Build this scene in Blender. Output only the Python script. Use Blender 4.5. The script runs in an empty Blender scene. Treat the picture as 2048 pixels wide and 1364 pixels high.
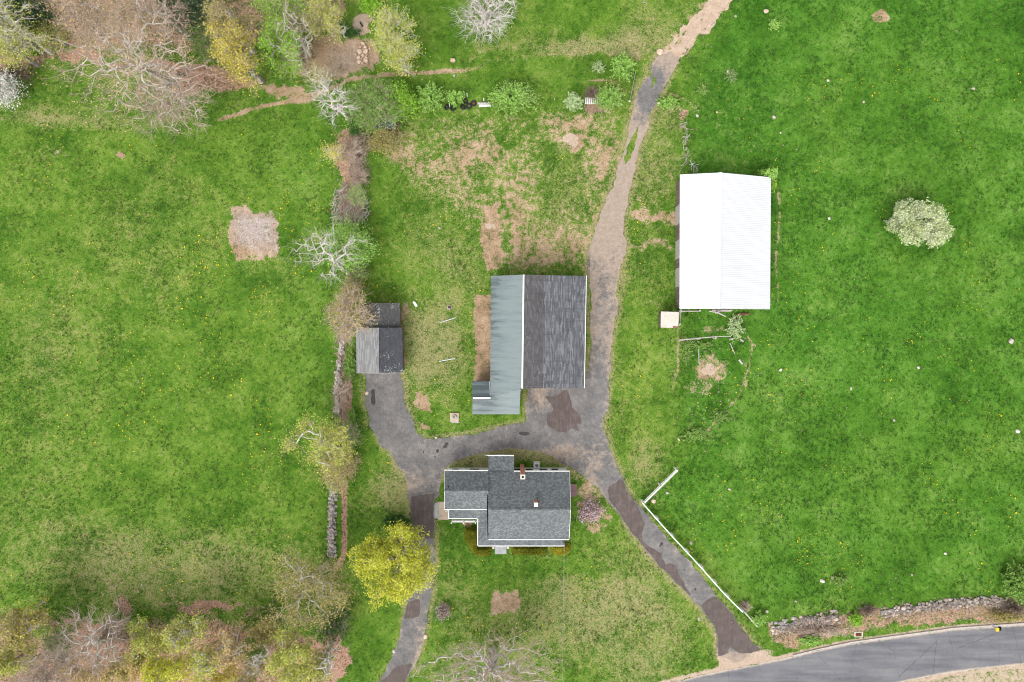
import bpy, math
import numpy as np
from mathutils import Vector

# ---------------------------------------------------------------- camera, world, sun, exposure
S = 0.06          # metres per photograph pixel on the ground
H = 81.92         # camera height
scene = bpy.context.scene
cam_data = bpy.data.cameras.new('camera'); cam = bpy.data.objects.new('camera', cam_data)
scene.collection.objects.link(cam); scene.camera = cam
cam.location = (0, 0, H); cam.rotation_euler = (0, 0, 0)
cam_data.sensor_width = 36; cam_data.lens = 24.0
cam_data.clip_start = 1; cam_data.clip_end = 6000

SUN_EL, SUN_AZ = math.radians(52), math.radians(205)     # azimuth clockwise from north (+Y): south-south-west
world = bpy.data.worlds.new('World'); scene.world = world; world.use_nodes = True
wn = world.node_tree; wn.nodes.clear()
sky = wn.nodes.new('ShaderNodeTexSky'); sky.sky_type = 'NISHITA'; sky.sun_disc = False
sky.sun_elevation = SUN_EL; sky.sun_rotation = SUN_AZ; sky.dust_density = 4.0; sky.air_density = 1.0
hs = wn.nodes.new('ShaderNodeHueSaturation'); hs.inputs['Saturation'].default_value = 0.16
bg = wn.nodes.new('ShaderNodeBackground'); bg.inputs['Strength'].default_value = 0.15
wo = wn.nodes.new('ShaderNodeOutputWorld')
wn.links.new(sky.outputs[0], hs.inputs['Color']); wn.links.new(hs.outputs[0], bg.inputs['Color']); wn.links.new(bg.outputs[0], wo.inputs[0])
sl = bpy.data.lights.new('sun', 'SUN'); sl.energy = 0.54; sl.angle = math.radians(40); sl.color = (1.0, 0.965, 0.91)
sun = bpy.data.objects.new('sun', sl); scene.collection.objects.link(sun)
sd = Vector((math.sin(SUN_AZ) * math.cos(SUN_EL), math.cos(SUN_AZ) * math.cos(SUN_EL), math.sin(SUN_EL)))
sun.rotation_euler = sd.to_track_quat('Z', 'Y').to_euler(); sun.location = (0, -40, 60)
scene.view_settings.view_transform = 'Standard'; scene.view_settings.look = 'None'
scene.view_settings.gamma = 1; scene.view_settings.exposure = 0.98
scene.cycles.pixel_filter_type = 'BLACKMAN_HARRIS'; scene.cycles.filter_width = 1.1; scene.cycles.max_bounces = 6; scene.cycles.diffuse_bounces = 3; scene.cycles.transparent_max_bounces = 8

# ---------------------------------------------------------------- numeric helpers
C = scene.collection
RNG = np.random.default_rng(7)

def W(px, py, z=0.0):
    k = (H - z) / H
    return ((px - 1024) * S * k, (682 - py) * S * k, z)

def _hash(ix, iy, seed):
    h = (ix.astype(np.int64) * 374761393 + iy.astype(np.int64) * 668265263 + seed * 1442695041) & 0xffffffff
    h = ((h ^ (h >> 13)) * 1274126177) & 0xffffffff
    return ((h ^ (h >> 16)) & 0xffff) / 65535.0

def vn(x, y, scale, seed=0):
    x = np.asarray(x, float) / scale; y = np.asarray(y, float) / scale
    ix = np.floor(x); iy = np.floor(y); fx = x - ix; fy = y - iy
    ix = ix.astype(np.int64); iy = iy.astype(np.int64)
    fx = fx * fx * (3 - 2 * fx); fy = fy * fy * (3 - 2 * fy)
    a = _hash(ix, iy, seed); b = _hash(ix + 1, iy, seed); c = _hash(ix, iy + 1, seed); d = _hash(ix + 1, iy + 1, seed)
    return (a * (1 - fx) + b * fx) * (1 - fy) + (c * (1 - fx) + d * fx) * fy

def fbm(x, y, scale, seed=0, octv=4):
    t = 0; amp = 0.5; tot = 0
    for o in range(octv):
        t = t + amp * vn(x, y, scale / 2 ** o, seed + o * 17); tot += amp; amp *= 0.5
    return t / tot          # 0..1

def gh(x, y):               # gentle relief of the ground
    return 0.35 * (vn(x, y, 22, 5) - 0.5) + 0.10 * (vn(x, y, 7, 9) - 0.5)
def gz(x, y): return float(gh(np.array([x]), np.array([y]))[0])

def link_mesh(name, me, mat=None, parent=None):
    o = bpy.data.objects.new(name, me); C.objects.link(o)
    if mat is not None:
        for m in (mat if isinstance(mat, (list, tuple)) else [mat]): me.materials.append(m)
    if parent is not None: o.parent = parent
    return o

def raw_mesh(name, verts, loops, totals, mi=None, smooth=False):
    me = bpy.data.meshes.new(name)
    verts = np.asarray(verts, np.float32).reshape(-1, 3); loops = np.asarray(loops, np.int32); totals = np.asarray(totals, np.int32)
    me.vertices.add(len(verts)); me.vertices.foreach_set('co', verts.ravel())
    me.loops.add(len(loops)); me.loops.foreach_set('vertex_index', loops)
    starts = np.zeros(len(totals), np.int32); starts[1:] = np.cumsum(totals)[:-1]
    me.polygons.add(len(totals)); me.polygons.foreach_set('loop_start', starts)
    me.update(calc_edges=True)
    if mi is not None: me.polygons.foreach_set('material_index', np.asarray(mi, np.int32))
    if smooth: me.polygons.foreach_set('use_smooth', np.ones(len(totals), bool))
    else: me.polygons.foreach_set('use_smooth', np.zeros(len(totals), bool))
    return me

class MB:
    """collects solid pieces and links them as one mesh object"""
    def __init__(s): s.v = []; s.l = []; s.t = []; s.n = 0
    def add(s, v, faces):
        v = np.asarray(v, float).reshape(-1, 3)
        for f in faces: s.l.extend([i + s.n for i in f]); s.t.append(len(f))
        s.v.append(v); s.n += len(v); return s
    def box(s, x0, x1, y0, y1, z0, z1):
        v = [(x0,y0,z0),(x1,y0,z0),(x1,y1,z0),(x0,y1,z0),(x0,y0,z1),(x1,y0,z1),(x1,y1,z1),(x0,y1,z1)]
        return s.add(v, [(3,2,1,0),(4,5,6,7),(0,1,5,4),(1,2,6,5),(2,3,7,6),(3,0,4,7)])
    def beam(s, a, b, w, h=None):
        """box from a to b, w wide, h high"""
        a = Vector(a); b = Vector(b); h = h or w; d = (b - a).normalized()
        up = Vector((0,0,1)) if abs(d.z) < 0.95 else Vector((0,1,0))
        sx = d.cross(up).normalized() * w / 2; sz = sx.cross(d).normalized() * h / 2
        v = [a-sx-sz, a+sx-sz, a+sx+sz, a-sx+sz, b-sx-sz, b+sx-sz, b+sx+sz, b-sx+sz]
        return s.add([tuple(p) for p in v], [(0,1,2,3),(7,6,5,4),(4,5,1,0),(5,6,2,1),(6,7,3,2),(7,4,0,3)])
    def cyl(s, a, b, r0, r1=None, n=10):
        a = Vector(a); b = Vector(b); r1 = r0 if r1 is None else r1; d = (b - a).normalized()
        up = Vector((0,0,1)) if abs(d.z) < 0.95 else Vector((0,1,0))
        sx = d.cross(up).normalized(); sy = d.cross(sx).normalized(); v = []
        for c, r in ((a, r0), (b, r1)):
            for k in range(n):
                q = 2 * math.pi * k / n; v.append(tuple(c + sx * (r * math.cos(q)) + sy * (r * math.sin(q))))
        f = [(k, (k+1) % n, n + (k+1) % n, n + k) for k in range(n)]
        return s.add(v, f + [tuple(range(n-1, -1, -1)), tuple(range(n, 2*n))])
    def prism(s, pts, th):
        """slab: top outline pts (any heights), th thick"""
        n = len(pts); t = [tuple(p) for p in pts]; b = [(p[0], p[1], p[2] - th) for p in pts]
        ar = sum(t[i][0]*t[(i+1)%n][1] - t[(i+1)%n][0]*t[i][1] for i in range(n))
        if ar < 0: t = t[::-1]; b = b[::-1]
        return s.add(t + b, [tuple(range(n)), tuple(range(2*n-1, n-1, -1))] + [(i, n+i, n+(i+1)%n, (i+1)%n) for i in range(n)])
    def wall(s, pts, z0):
        """closed wall body: outline pts with their own top heights, down to z0"""
        n = len(pts); t = [tuple(p) for p in pts]
        ar = sum(t[i][0]*t[(i+1)%n][1] - t[(i+1)%n][0]*t[i][1] for i in range(n))
        if ar < 0: t = t[::-1]
        b = [(p[0], p[1], z0) for p in t]
        return s.add(t + b, [(i, n+i, n+(i+1)%n, (i+1)%n) for i in range(n)])
    def build(s, name, mat, parent=None, smooth=False):
        me = raw_mesh(name, np.concatenate(s.v), s.l, s.t, smooth=smooth)
        return link_mesh(name, me, mat, parent)

def tag(o, label=None, cat=None, group=None, kind=None):
    if label: o['label'] = label
    if cat: o['category'] = cat
    if group: o['group'] = group
    if kind: o['kind'] = kind
    return o
def thing(name, label, cat, loc=(0,0,0), group=None):
    o = bpy.data.objects.new(name, None); C.objects.link(o); o.location = loc
    o.empty_display_size = 0.3
    return tag(o, label, cat, group)
def local(root, o):      # geometry was written in world coordinates: keep it there under its root
    o.location = -Vector(root.location); return o

# ---------------------------------------------------------------- materials
class NT:
    def __init__(s, name, rough=0.9, spec=0.2):
        s.m = bpy.data.materials.new(name); s.m.use_nodes = True; s.t = s.m.node_tree
        s.b = s.t.nodes['Principled BSDF']; s.b.inputs['Roughness'].default_value = rough
        s.b.inputs['Specular IOR Level'].default_value = spec
        s.geo = s.t.nodes.new('ShaderNodeNewGeometry')
    def n(s, t, **kw):
        o = s.t.nodes.new(t)
        for k, v in kw.items(): setattr(o, k, v)
        return o
    def l(s, a, b): s.t.links.new(a, b)
    def mapped(s, sc=(1,1,1), rot=0.0):
        mp = s.n('ShaderNodeMapping'); mp.inputs['Scale'].default_value = sc; mp.inputs['Rotation'].default_value = (0,0,rot)
        s.l(s.geo.outputs['Position'], mp.inputs['Vector']); return mp.outputs[0]
    def noise(s, scale, detail=3, rough=0.55, vec=None, dist=0.0):
        o = s.n('ShaderNodeTexNoise'); o.inputs['Scale'].default_value = scale; o.inputs['Detail'].default_value = detail
        o.inputs['Roughness'].default_value = rough; o.inputs['Distortion'].default_value = dist
        s.l(vec if vec is not None else s.geo.outputs['Position'], o.inputs['Vector']); return o.outputs['Fac']
    def voro(s, scale, vec=None, feature='F1', out='Distance', rnd=1.0):
        o = s.n('ShaderNodeTexVoronoi', feature=feature); o.inputs['Scale'].default_value = scale
        o.inputs['Randomness'].default_value = rnd
        s.l(vec if vec is not None else s.geo.outputs['Position'], o.inputs['Vector']); return o.outputs[out]
    def math(s, op, a, b=None, c=None, clamp=False):
        o = s.n('ShaderNodeMath', operation=op); o.use_clamp = clamp
        for i, v in enumerate((a, b, c)):
            if v is None: continue
            if isinstance(v, (int, float)): o.inputs[i].default_value = v
            else: s.l(v, o.inputs[i])
        return o.outputs[0]
    def step(s, v, lo, hi):
        o = s.n('ShaderNodeMapRange', interpolation_type='SMOOTHSTEP')
        o.inputs['From Min'].default_value = lo; o.inputs['From Max'].default_value = hi
        s.l(v, o.inputs['Value']); return o.outputs[0]
    def ramp(s, v, stops):
        o = s.n('ShaderNodeValToRGB'); e = o.color_ramp.elements
        while len(e) > 1: e.remove(e[-1])
        e[0].position = stops[0][0]; e[0].color = (*stops[0][1], 1)
        for p, c in stops[1:]:
            q = e.new(p); q.color = (*c, 1)
        s.l(v, o.inputs[0]); return o.outputs[0]
    def mix(s, f, a, b, mode='MIX'):
        o = s.n('ShaderNodeMix', data_type='RGBA', blend_type=mode)
        for v, k in ((f, 0), (a, 6), (b, 7)):
            if isinstance(v, (int, float)): o.inputs[k].default_value = v
            elif isinstance(v, tuple): o.inputs[k].default_value = (*v, 1)
            else: s.l(v, o.inputs[k])
        return o.outputs[2]
    def attr(s, name):
        o = s.n('ShaderNodeAttribute', attribute_name=name); return o.outputs['Fac']
    def color(s, c):
        if isinstance(c, tuple): s.b.inputs['Base Color'].default_value = (*c, 1)
        else: s.l(c, s.b.inputs['Base Color'])
    def bump(s, h, strength=0.5, dist=0.05):
        o = s.n('ShaderNodeBump'); o.inputs['Strength'].default_value = strength; o.inputs['Distance'].default_value = dist
        s.l(h, o.inputs['Height']); s.l(o.outputs[0], s.b.inputs['Normal'])

def plain(name, c1, c2=None, scale=3.0, rough=0.8, spec=0.25, bump=0.0, metal=0.0, vec=None):
    t = NT(name, rough, spec); c2 = c2 or tuple(x * 0.75 for x in c1)
    f = t.noise(scale, 4, 0.6); t.color(t.ramp(f, [(0.3, c2), (0.7, c1)]))
    if bump: t.bump(f, bump, 0.03)
    if metal: t.b.inputs['Metallic'].default_value = metal
    return t.m

def shingles(name, swap, c_dark, c_mid, c_light, streak=0.0, tab=0.34, row=0.16, contrast=1.0, blotch=None):
    """asphalt shingle courses; swap: courses run north-south"""
    t = NT(name, 0.92, 0.15)
    mp = t.mapped((1,1,1), math.radians(90) if swap else 0.0)
    br = t.n('ShaderNodeTexBrick'); br.offset = 0.5
    br.inputs['Color1'].default_value = (0,0,0,1); br.inputs['Color2'].default_value = (1,1,1,1); br.inputs['Mortar'].default_value = (0.1,0.1,0.1,1)
    br.inputs['Scale'].default_value = 1; br.inputs['Mortar Size'].default_value = 0.008
    br.inputs['Brick Width'].default_value = tab; br.inputs['Row Height'].default_value = row
    t.l(mp, br.inputs['Vector'])
    n1 = t.noise(9, 3, 0.7); n2 = t.noise(0.45, 4, 0.6)
    f = t.math('MULTIPLY', br.outputs['Color'], 0.42 * contrast)
    f = t.math('ADD', t.math('ADD', f, 0.1), t.math('MULTIPLY', n1, 0.4)); f = t.math('ADD', f, t.math('MULTIPLY', t.math('SUBTRACT', n2, 0.5), 0.25))
    col = t.ramp(f, [(0.15, c_dark), (0.5, c_mid), (0.9, c_light)])
    if streak:
        v2 = t.mapped((0.25, 2.2, 1)) if swap else t.mapped((2.2, 0.25, 1))
        st = t.noise(0.9, 4, 0.6, v2)
        col = t.mix(t.math('MULTIPLY', t.step(st, 0.48, 0.7), streak), col, c_dark)
    if blotch:
        b = t.noise(6, 4, 0.8); b2 = t.noise(0.5, 3, 0.6)
        col = t.mix(t.step(t.math('ADD', t.math('MULTIPLY', b, 0.8), t.math('MULTIPLY', b2, 0.5)), blotch[1], blotch[1] + 0.04), col, blotch[0])
    t.color(col); t.bump(t.math('ADD', t.math('MULTIPLY', br.outputs['Fac'], -0.6), t.math('MULTIPLY', n1, 0.5)), 0.5, 0.02)
    return t.m

M = {}
M['white'] = plain('white_paint', (0.80,0.80,0.79), (0.68,0.68,0.66), 4, 0.6, 0.3)
M['trim'] = plain('white_trim', (0.78,0.78,0.77), (0.6,0.6,0.58), 6, 0.5, 0.3)
t = NT('white_clapboard', 0.6, 0.3); w = t.n('ShaderNodeTexWave', wave_type='BANDS', bands_direction='Z', wave_profile='SAW'); w.inputs['Scale'].default_value = 1.6
t.l(t.geo.outputs['Position'], w.inputs['Vector']); t.color(t.ramp(t.noise(2, 4), [(0.3, (0.68,0.68,0.66)), (0.7, (0.8,0.8,0.79))])); t.bump(w.outputs['Fac'], 0.6, 0.04); M['siding'] = t.m
t = NT('barn_boards', 0.85, 0.15); v = t.mapped((7, 7, 0.3)); t.color(t.ramp(t.noise(1, 4, 0.6, v), [(0.3, (0.10,0.075,0.06)), (0.7, (0.24,0.18,0.15))])); t.bump(t.noise(1, 4, 0.6, v), 0.5, 0.02); M['boards'] = t.m
M['roof_house'] = shingles('grey_blue_shingles', False, (0.072,0.078,0.082), (0.126,0.137,0.142), (0.225,0.25,0.25), 0.0, 0.2, 0.14, 1.0)
M['roof_barn_hi'] = shingles('dark_brown_shingles', True, (0.055,0.052,0.053), (0.098,0.094,0.097), (0.16,0.155,0.16), 0.45, 0.5, 0.14, 0.9, ((0.42,0.42,0.42), 0.80))
M['roof_barn'] = shingles('worn_dark_shingles', True, (0.055,0.056,0.061), (0.112,0.115,0.124), (0.235,0.242,0.255), 0.45, 0.75, 0.13, 1.1)
M['roof_garage_w'] = shingles('bleached_shingles', True, (0.11,0.11,0.11), (0.21,0.21,0.21), (0.33,0.33,0.33), 0.0, 0.9, 0.14, 0.9)
M['roof_garage_e'] = shingles('dark_lichen_shingles', True, (0.045,0.047,0.052), (0.075,0.078,0.086), (0.13,0.135,0.15), 0.0, 0.5, 0.15, 0.5, ((0.50,0.52,0.50), 0.765))
M['roof_garage_back'] = shingles('mossy_shingles', True, (0.045,0.045,0.045), (0.09,0.09,0.088), (0.16,0.16,0.15), 0.0, 0.5, 0.15, 0.5, ((0.42,0.44,0.40), 0.74))
M['roof_lichen'] = shingles('lichen_covered_shingles', False, (0.04,0.045,0.055), (0.08,0.085,0.10), (0.13,0.14,0.15), 0.0, 0.4, 0.16, 0.4, ((0.5,0.55,0.42), 0.66))
t = NT('green_grey_sheet_roof', 0.5, 0.4)
v = t.mapped((0.22, 2.6, 1)); st = t.noise(0.8, 5, 0.62, v); big = t.noise(0.16, 3, 0.5); fine = t.noise(4, 4, 0.7)
sx = t.n('ShaderNodeSeparateXYZ'); t.l(t.geo.outputs['Position'], sx.inputs[0])
low = t.step(sx.outputs['X'], 0.0, -3.2)
f = t.math('ADD', t.math('MULTIPLY', st, 1.0), t.math('MULTIPLY', low, 0.26)); f = t.math('ADD', f, t.math('MULTIPLY', big, 0.3)); f = t.math('ADD', f, t.math('MULTIPLY', fine, 0.12))
t.color(t.ramp(f, [(0.70, (0.165,0.202,0.200)), (0.90, (0.128,0.158,0.160)), (1.08, (0.072,0.092,0.098))])); t.bump(st, 0.15, 0.02); M['roof_sheet'] = t.m
t = NT('white_metal_roof', 0.45, 0.4); v = t.mapped((0.3, 2.5, 1))
t.color(t.ramp(t.math('ADD', t.math('MULTIPLY', t.noise(1.1, 5, 0.6, v), 0.7), t.math('MULTIPLY', t.noise(0.25, 3), 0.5)), [(0.36, (0.52,0.53,0.54)), (0.60, (0.60,0.607,0.615))])); M['roof_white'] = t.m
t = NT('red_brick', 0.9, 0.15); br = t.n('ShaderNodeTexBrick'); br.inputs['Scale'].default_value = 1
br.inputs['Brick Width'].default_value = 0.22; br.inputs['Row Height'].default_value = 0.075; br.inputs['Mortar Size'].default_value = 0.006
br.inputs['Color1'].default_value = (0.58,0.21,0.12,1); br.inputs['Color2'].default_value = (0.46,0.16,0.095,1); br.inputs['Mortar'].default_value = (0.38,0.33,0.28,1)
sx = t.n('ShaderNodeSeparateXYZ'); t.l(t.geo.outputs['Position'], sx.inputs[0]); cx = t.n('ShaderNodeCombineXYZ')
t.l(t.math('ADD', sx.outputs['X'], sx.outputs['Y']), cx.inputs[0]); t.l(sx.outputs['Z'], cx.inputs[1]); t.l(cx.outputs[0], br.inputs['Vector'])
t.color(br.outputs['Color']); t.bump(br.outputs['Fac'], -0.4, 0.01); M['brick'] = t.m
M['cement'] = plain('pale_cement', (0.62,0.58,0.52), (0.45,0.41,0.36), 5, 0.9, 0.1)
M['black'] = plain('plain_black', (0.012,0.012,0.012), (0.006,0.006,0.006), 5, 0.95, 0.05)  # plain black; also paints the dark inside of flue, fan and drain
M['dark_rubber'] = plain('dark_rubber', (0.03,0.03,0.033), (0.018,0.018,0.02), 8, 0.8, 0.2, 0.3)
M['glass'] = plain('dark_window_glass', (0.03,0.035,0.045), (0.02,0.022,0.03), 1, 0.08, 0.6)
M['metal'] = plain('galvanised_metal', (0.45,0.47,0.50), (0.33,0.34,0.36), 8, 0.4, 0.5, 0, 0.6)
M['rust'] = plain('rusty_iron', (0.20,0.07,0.035), (0.10,0.035,0.02), 9, 0.85, 0.2, 0.4)
M['hatch'] = plain('brown_painted_steel', (0.20,0.115,0.12), (0.16,0.095,0.10), 2, 0.5, 0.3)
M['paver'] = plain('tan_concrete_slab', (0.50,0.40,0.31), (0.42,0.335,0.26), 2, 0.9, 0.1)
M['grey_slab'] = plain('grey_concrete_slab', (0.40,0.41,0.41), (0.29,0.30,0.30), 3, 0.9, 0.1, 0.3)
M['wood_grey'] = plain('weathered_grey_wood', (0.50,0.47,0.44), (0.30,0.27,0.25), 7, 0.9, 0.1, 0.5)
M['wood_pale'] = plain('pale_bare_wood', (0.58,0.47,0.36), (0.40,0.30,0.22), 6, 0.9, 0.1, 0.5)
M['wood_red'] = plain('red_brown_boards', (0.27,0.13,0.09), (0.16,0.08,0.06), 6, 0.9, 0.1, 0.4)
M['post_top'] = plain('brown_post_end', (0.14,0.07,0.05), (0.09,0.045,0.03), 9, 0.9, 0.1)
M['yellow'] = plain('yellow_plastic', (0.75,0.50,0.02), (0.65,0.42,0.02), 3, 0.5, 0.4)
M['orange'] = plain('orange_plastic', (0.70,0.12,0.03), None, 3, 0.5, 0.4)
M['rust_white'] = None
t = NT('rust_stained_white_sheet', 0.6, 0.3); r = t.noise(1.1, 6, 0.75); t.color(t.mix(t.step(r, 0.60, 0.74), t.ramp(t.noise(2.5, 4), [(0.3,(0.46,0.42,0.36)), (0.7,(0.58,0.54,0.47))]), (0.42,0.25,0.14))); M['rust_white'] = t.m
def rockmat(name, a, b, c):
    t = NT(name, 0.92, 0.15); oi = t.n('ShaderNodeObjectInfo'); f = t.math('ADD', t.math('MULTIPLY', t.noise(4, 5, 0.65), 0.75), t.math('MULTIPLY', oi.outputs['Random'], 0.3))
    t.color(t.ramp(f, [(0.28, a), (0.5, b), (0.75, c)])); t.bump(t.noise(7, 4), 0.5, 0.03); return t.m
M['rock'] = rockmat('fieldstone', (0.17,0.13,0.105), (0.34,0.275,0.23), (0.55,0.48,0.43))
M['rock_white'] = rockmat('bleached_fieldstone', (0.26,0.215,0.185), (0.44,0.385,0.345), (0.62,0.575,0.535))
M['rock_tan'] = rockmat('tan_boulder_stone', (0.26,0.18,0.13), (0.48,0.35,0.26), (0.66,0.52,0.42))
M['rock_grey'] = rockmat('grey_wall_stone', (0.12,0.105,0.10), (0.25,0.225,0.205), (0.48,0.455,0.43))

def leafmat(name, c1, c2, c3=None, gain=1.28):
    t = NT(name, 0.75, 0.15); a = t.attr('tint')
    c1, c2, c3 = [tuple(min(.82, q*gain) for q in c) for c in (c1, c2, c3 or c2)]
    col = t.ramp(a, [(0.0, c1), (0.6, c2), (1.0, c3 or c2)])
    t.color(col)
    tr = t.n('ShaderNodeBsdfTranslucent'); t.l(col, tr.inputs['Color'])
    mx = t.n('ShaderNodeMixShader'); mx.inputs[0].default_value = 0.32
    out = t.t.nodes['Material Output']; t.l(t.b.outputs[0], mx.inputs[1]); t.l(tr.outputs[0], mx.inputs[2]); t.l(mx.outputs[0], out.inputs['Surface'])
    return t.m
def barkmat(name, a, b, scale=2.5):
    t = NT(name, 0.92, 0.1); f = t.noise(scale, 5, 0.65); t.color(t.ramp(f, [(0.3, a), (0.7, b)])); return t.m
# ---------------------------------------------------------------- outlines measured on the ground (photograph pixels)
def lp(txt): return np.array([[float(c) for c in p.split(',')] for p in txt.split()])
def z2(txt, sc, ox, oy): p = lp(txt); return p / sc + np.array([ox, oy])
def pxw(p): p = np.asarray(p, float); return np.stack([(p[:,0]-1024)*S, (682-p[:,1])*S], 1)

DRIVE = lp('730,744 729,801 736,833 738,853 748,860 757,876 761,891 778,901 788,919 799,941 809,946 814,986 820,1000 822,1045 832,1100 826,1160 811,1215 807,1238 800,1275 782,1318 757,1364 738,1400 '
           '785,1400 812,1364 825,1340 840,1305 850,1260 860,1210 865,1173 870,1123 869,1038 868,1002 877,989 879,962 885,945 894,933 917,918 936,912 974,904 1012,898 1050,898 1079,903 1104,910 1127,930 1155,943 1172,958 '
           '1194,974 1215,997 1237,1025 1252,1048 1266,1069 1290,1098 1322,1135 1360,1173 1380,1193 1400,1210 1412,1235 1427,1255 1435,1280 1436,1312 1470,1325 1521,1299 '
           '1500,1278 1480,1250 1467,1230 1450,1210 1432,1190 1410,1160 1385,1128 1360,1103 1335,1078 1307,1046 1284,1017 1268,999 1254,978 1241,948 1227,919 1217,885 1205,847 1215,818 1217,784 1221,731 1221,692 1227,647 1238,615 1234,586 1240,560 1241,529 1253,500 1254,490 1249,472 1246,445 1255,414 1259,386 1267,348 1274,319 1277,300 '
           '1282,287 1305,220 1320,190 1340,155 1360,115 1350,112 1342,104 1317,112 1305,130 1295,155 1277,177 1270,212 1260,245 1252,282 1240,329 1227,367 1213,399 1198,433 1187,468 1179,500 1176,529 1180,586 1182,678 1178,731 1174,768 1171,774 1053,774 1053,837 1048,845 1006,852 953,866 900,874 874,877 851,876 832,860 819,826 811,810 809,785 806,765 797,744')
TRACK = lp('1317,118 1340,97 1350,77 1360,57 1380,42 1400,20 1417,0 1440,-30 1480,-90 1530,-90 1490,-30 1465,0 1442,30 1417,62 1385,92 1360,117 1352,135 1335,150 1322,150')
DRIVE_GRASS = [lp('1257,292 1270,262 1280,240 1277,262 1268,290 1256,325 1247,345 1248,320'), lp('1303,150 1312,160 1300,180 1308,160')]
ROAD_N = lp('400,1700 800,1540 1100,1436 1342,1364 1410,1348 1510,1328 1570,1317 1636,1301 1701,1288 1806,1273 1906,1259 2048,1249 2300,1226 3000,1150')
ROAD_S = lp('3000,1232 2300,1308 2048,1329 1906,1345 1810,1364 1500,1432 1200,1520 850,1660 450,1820')
ROAD = np.concatenate([ROAD_N, ROAD_S])
SEAL = [z2('850,980 890,980 915,1060 920,1110 985,1170 1000,1240 960,1235 975,1295 920,1265 880,1310 800,1290 740,1250 730,1200 740,1160 780,1140 760,1090 720,1050 720,1020 780,1030 830,1010', 3.789, 900, 520),
        lp('1215,973 1225,967 1235,969 1237,960 1245,960 1250,976 1268,1000 1282,1025 1290,1048 1284,1067 1285,1080 1295,1090 1323,1105 1325,1119 1331,1128 1340,1125 1352,1133 1360,1155 1380,1188 1360,1173 1322,1135 1290,1098 1266,1069 1252,1048 1237,1025 1217,998'),
        z2('560,750 620,700 690,675 760,740 830,825 880,905 960,1015 1045,1100 980,1135 890,1130 800,1080 780,1130 705,1150 702,1030 672,930 612,850', 4, 1260, 1023),
        lp('821,992 868,988 869,1040 870,1075 826,1075 822,1045'), lp('812,1203 838,1200 840,1235 807,1238'), lp('825,1323 792,1333 762,1362 745,1392 785,1396 812,1362')]
OIL = [(746,785,4,7),(747,799,4.5,11),(893,888,4,3),(890,893,4.5,3.5),(875,902,3,4),(847,904,1.5,2.5),(1048,867,11,4),(1323,1087,3,3),(1320,1091,2,2),(1390,1178,2,2.5),(1368,1140,1.3,1.5),(870,914,2,1.5)]

def seg_dist(X, Y, pts, closed):
    d2 = np.full(X.shape, 1e18); n = len(pts)
    for i in range(n if closed else n - 1):
        a = pts[i]; b = pts[(i+1) % n]; e = b - a; L = max(e @ e, 1e-9)
        t = np.clip(((X-a[0])*e[0] + (Y-a[1])*e[1]) / L, 0, 1)
        d2 = np.minimum(d2, (X-a[0]-t*e[0])**2 + (Y-a[1]-t*e[1])**2)
    return np.sqrt(d2)
def inside(X, Y, pts):
    r = np.zeros(X.shape, bool); n = len(pts)
    for i in range(n):
        a = pts[i]; b = pts[(i+1) % n]
        if a[1] == b[1]: continue
        c = (a[1] > Y) != (b[1] > Y)
        r ^= c & (X < (b[0]-a[0]) * (Y-a[1]) / (b[1]-a[1]) + a[0])
    return r
def sdf(X, Y, pts):          # positive inside, metres
    d = seg_dist(X, Y, pts, True); return np.where(inside(X, Y, pts), d, -d)

def march(name, F, x0, y0, cell, zoff, mat, attrs=None, thick_edge=0.0):
    """real sheet with a ragged edge: the part of the grid where F > 0"""
    ny, nx = F.shape; ins = F > 0
    X, Y = np.meshgrid(x0 + cell*np.arange(nx), y0 + cell*np.arange(ny))
    nid = np.arange(nx*ny).reshape(ny, nx)
    def cut(Fa, Fb): return np.clip(Fa / np.where(np.abs(Fa-Fb) < 1e-9, 1, Fa-Fb), 0.02, 0.98)
    tx = cut(F[:, :-1], F[:, 1:]); ty = cut(F[:-1, :], F[1:, :])
    HX = X[:, :-1] + cell*tx; HY = Y[:, :-1]; VX = X[:-1, :]; VY = Y[:-1, :] + cell*ty
    oh = nx*ny; ov = oh + HX.size
    hid = oh + np.arange(HX.size).reshape(HX.shape); vid = ov + np.arange(VX.size).reshape(VX.shape)
    PX = np.concatenate([X.ravel(), HX.ravel(), VX.ravel()]); PY = np.concatenate([Y.ravel(), HY.ravel(), VY.ravel()])
    corners = [nid[:-1,:-1], nid[:-1,1:], nid[1:,1:], nid[1:,:-1]]
    cin = [ins[:-1,:-1], ins[:-1,1:], ins[1:,1:], ins[1:,:-1]]
    edges = [hid[:-1,:], vid[:,1:], hid[1:,:], vid[:,:-1]]
    code = sum(c.astype(int) << k for k, c in enumerate(cin)); loops = []; tot = []
    for cd in range(1, 16):
        sel = code == cd
        if not sel.any(): continue
        seq = []
        for k in range(4):
            a = (cd >> k) & 1; b = (cd >> ((k+1) % 4)) & 1
            if a: seq.append(corners[k][sel])
            if a != b: seq.append(edges[k][sel])
        arr = np.stack(seq, 1); loops.append(arr.ravel()); tot.append(np.full(len(arr), len(seq)))
    loops = np.concatenate(loops); tot = np.concatenate(tot)
    used, inv = np.unique(loops, return_inverse=True)
    x = PX[used]; y = PY[used]; z = gh(x, y) + zoff
    me = raw_mesh(name, np.stack([x, y, z], 1), inv, tot, smooth=True)
    if attrs:
        for k, fn in attrs.items():
            a = me.attributes.new(k, 'FLOAT', 'POINT'); a.data.foreach_set('value', np.clip(fn(x, y), -4, 4).astype(np.float32))
    o = link_mesh(name, me, mat); return o

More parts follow.
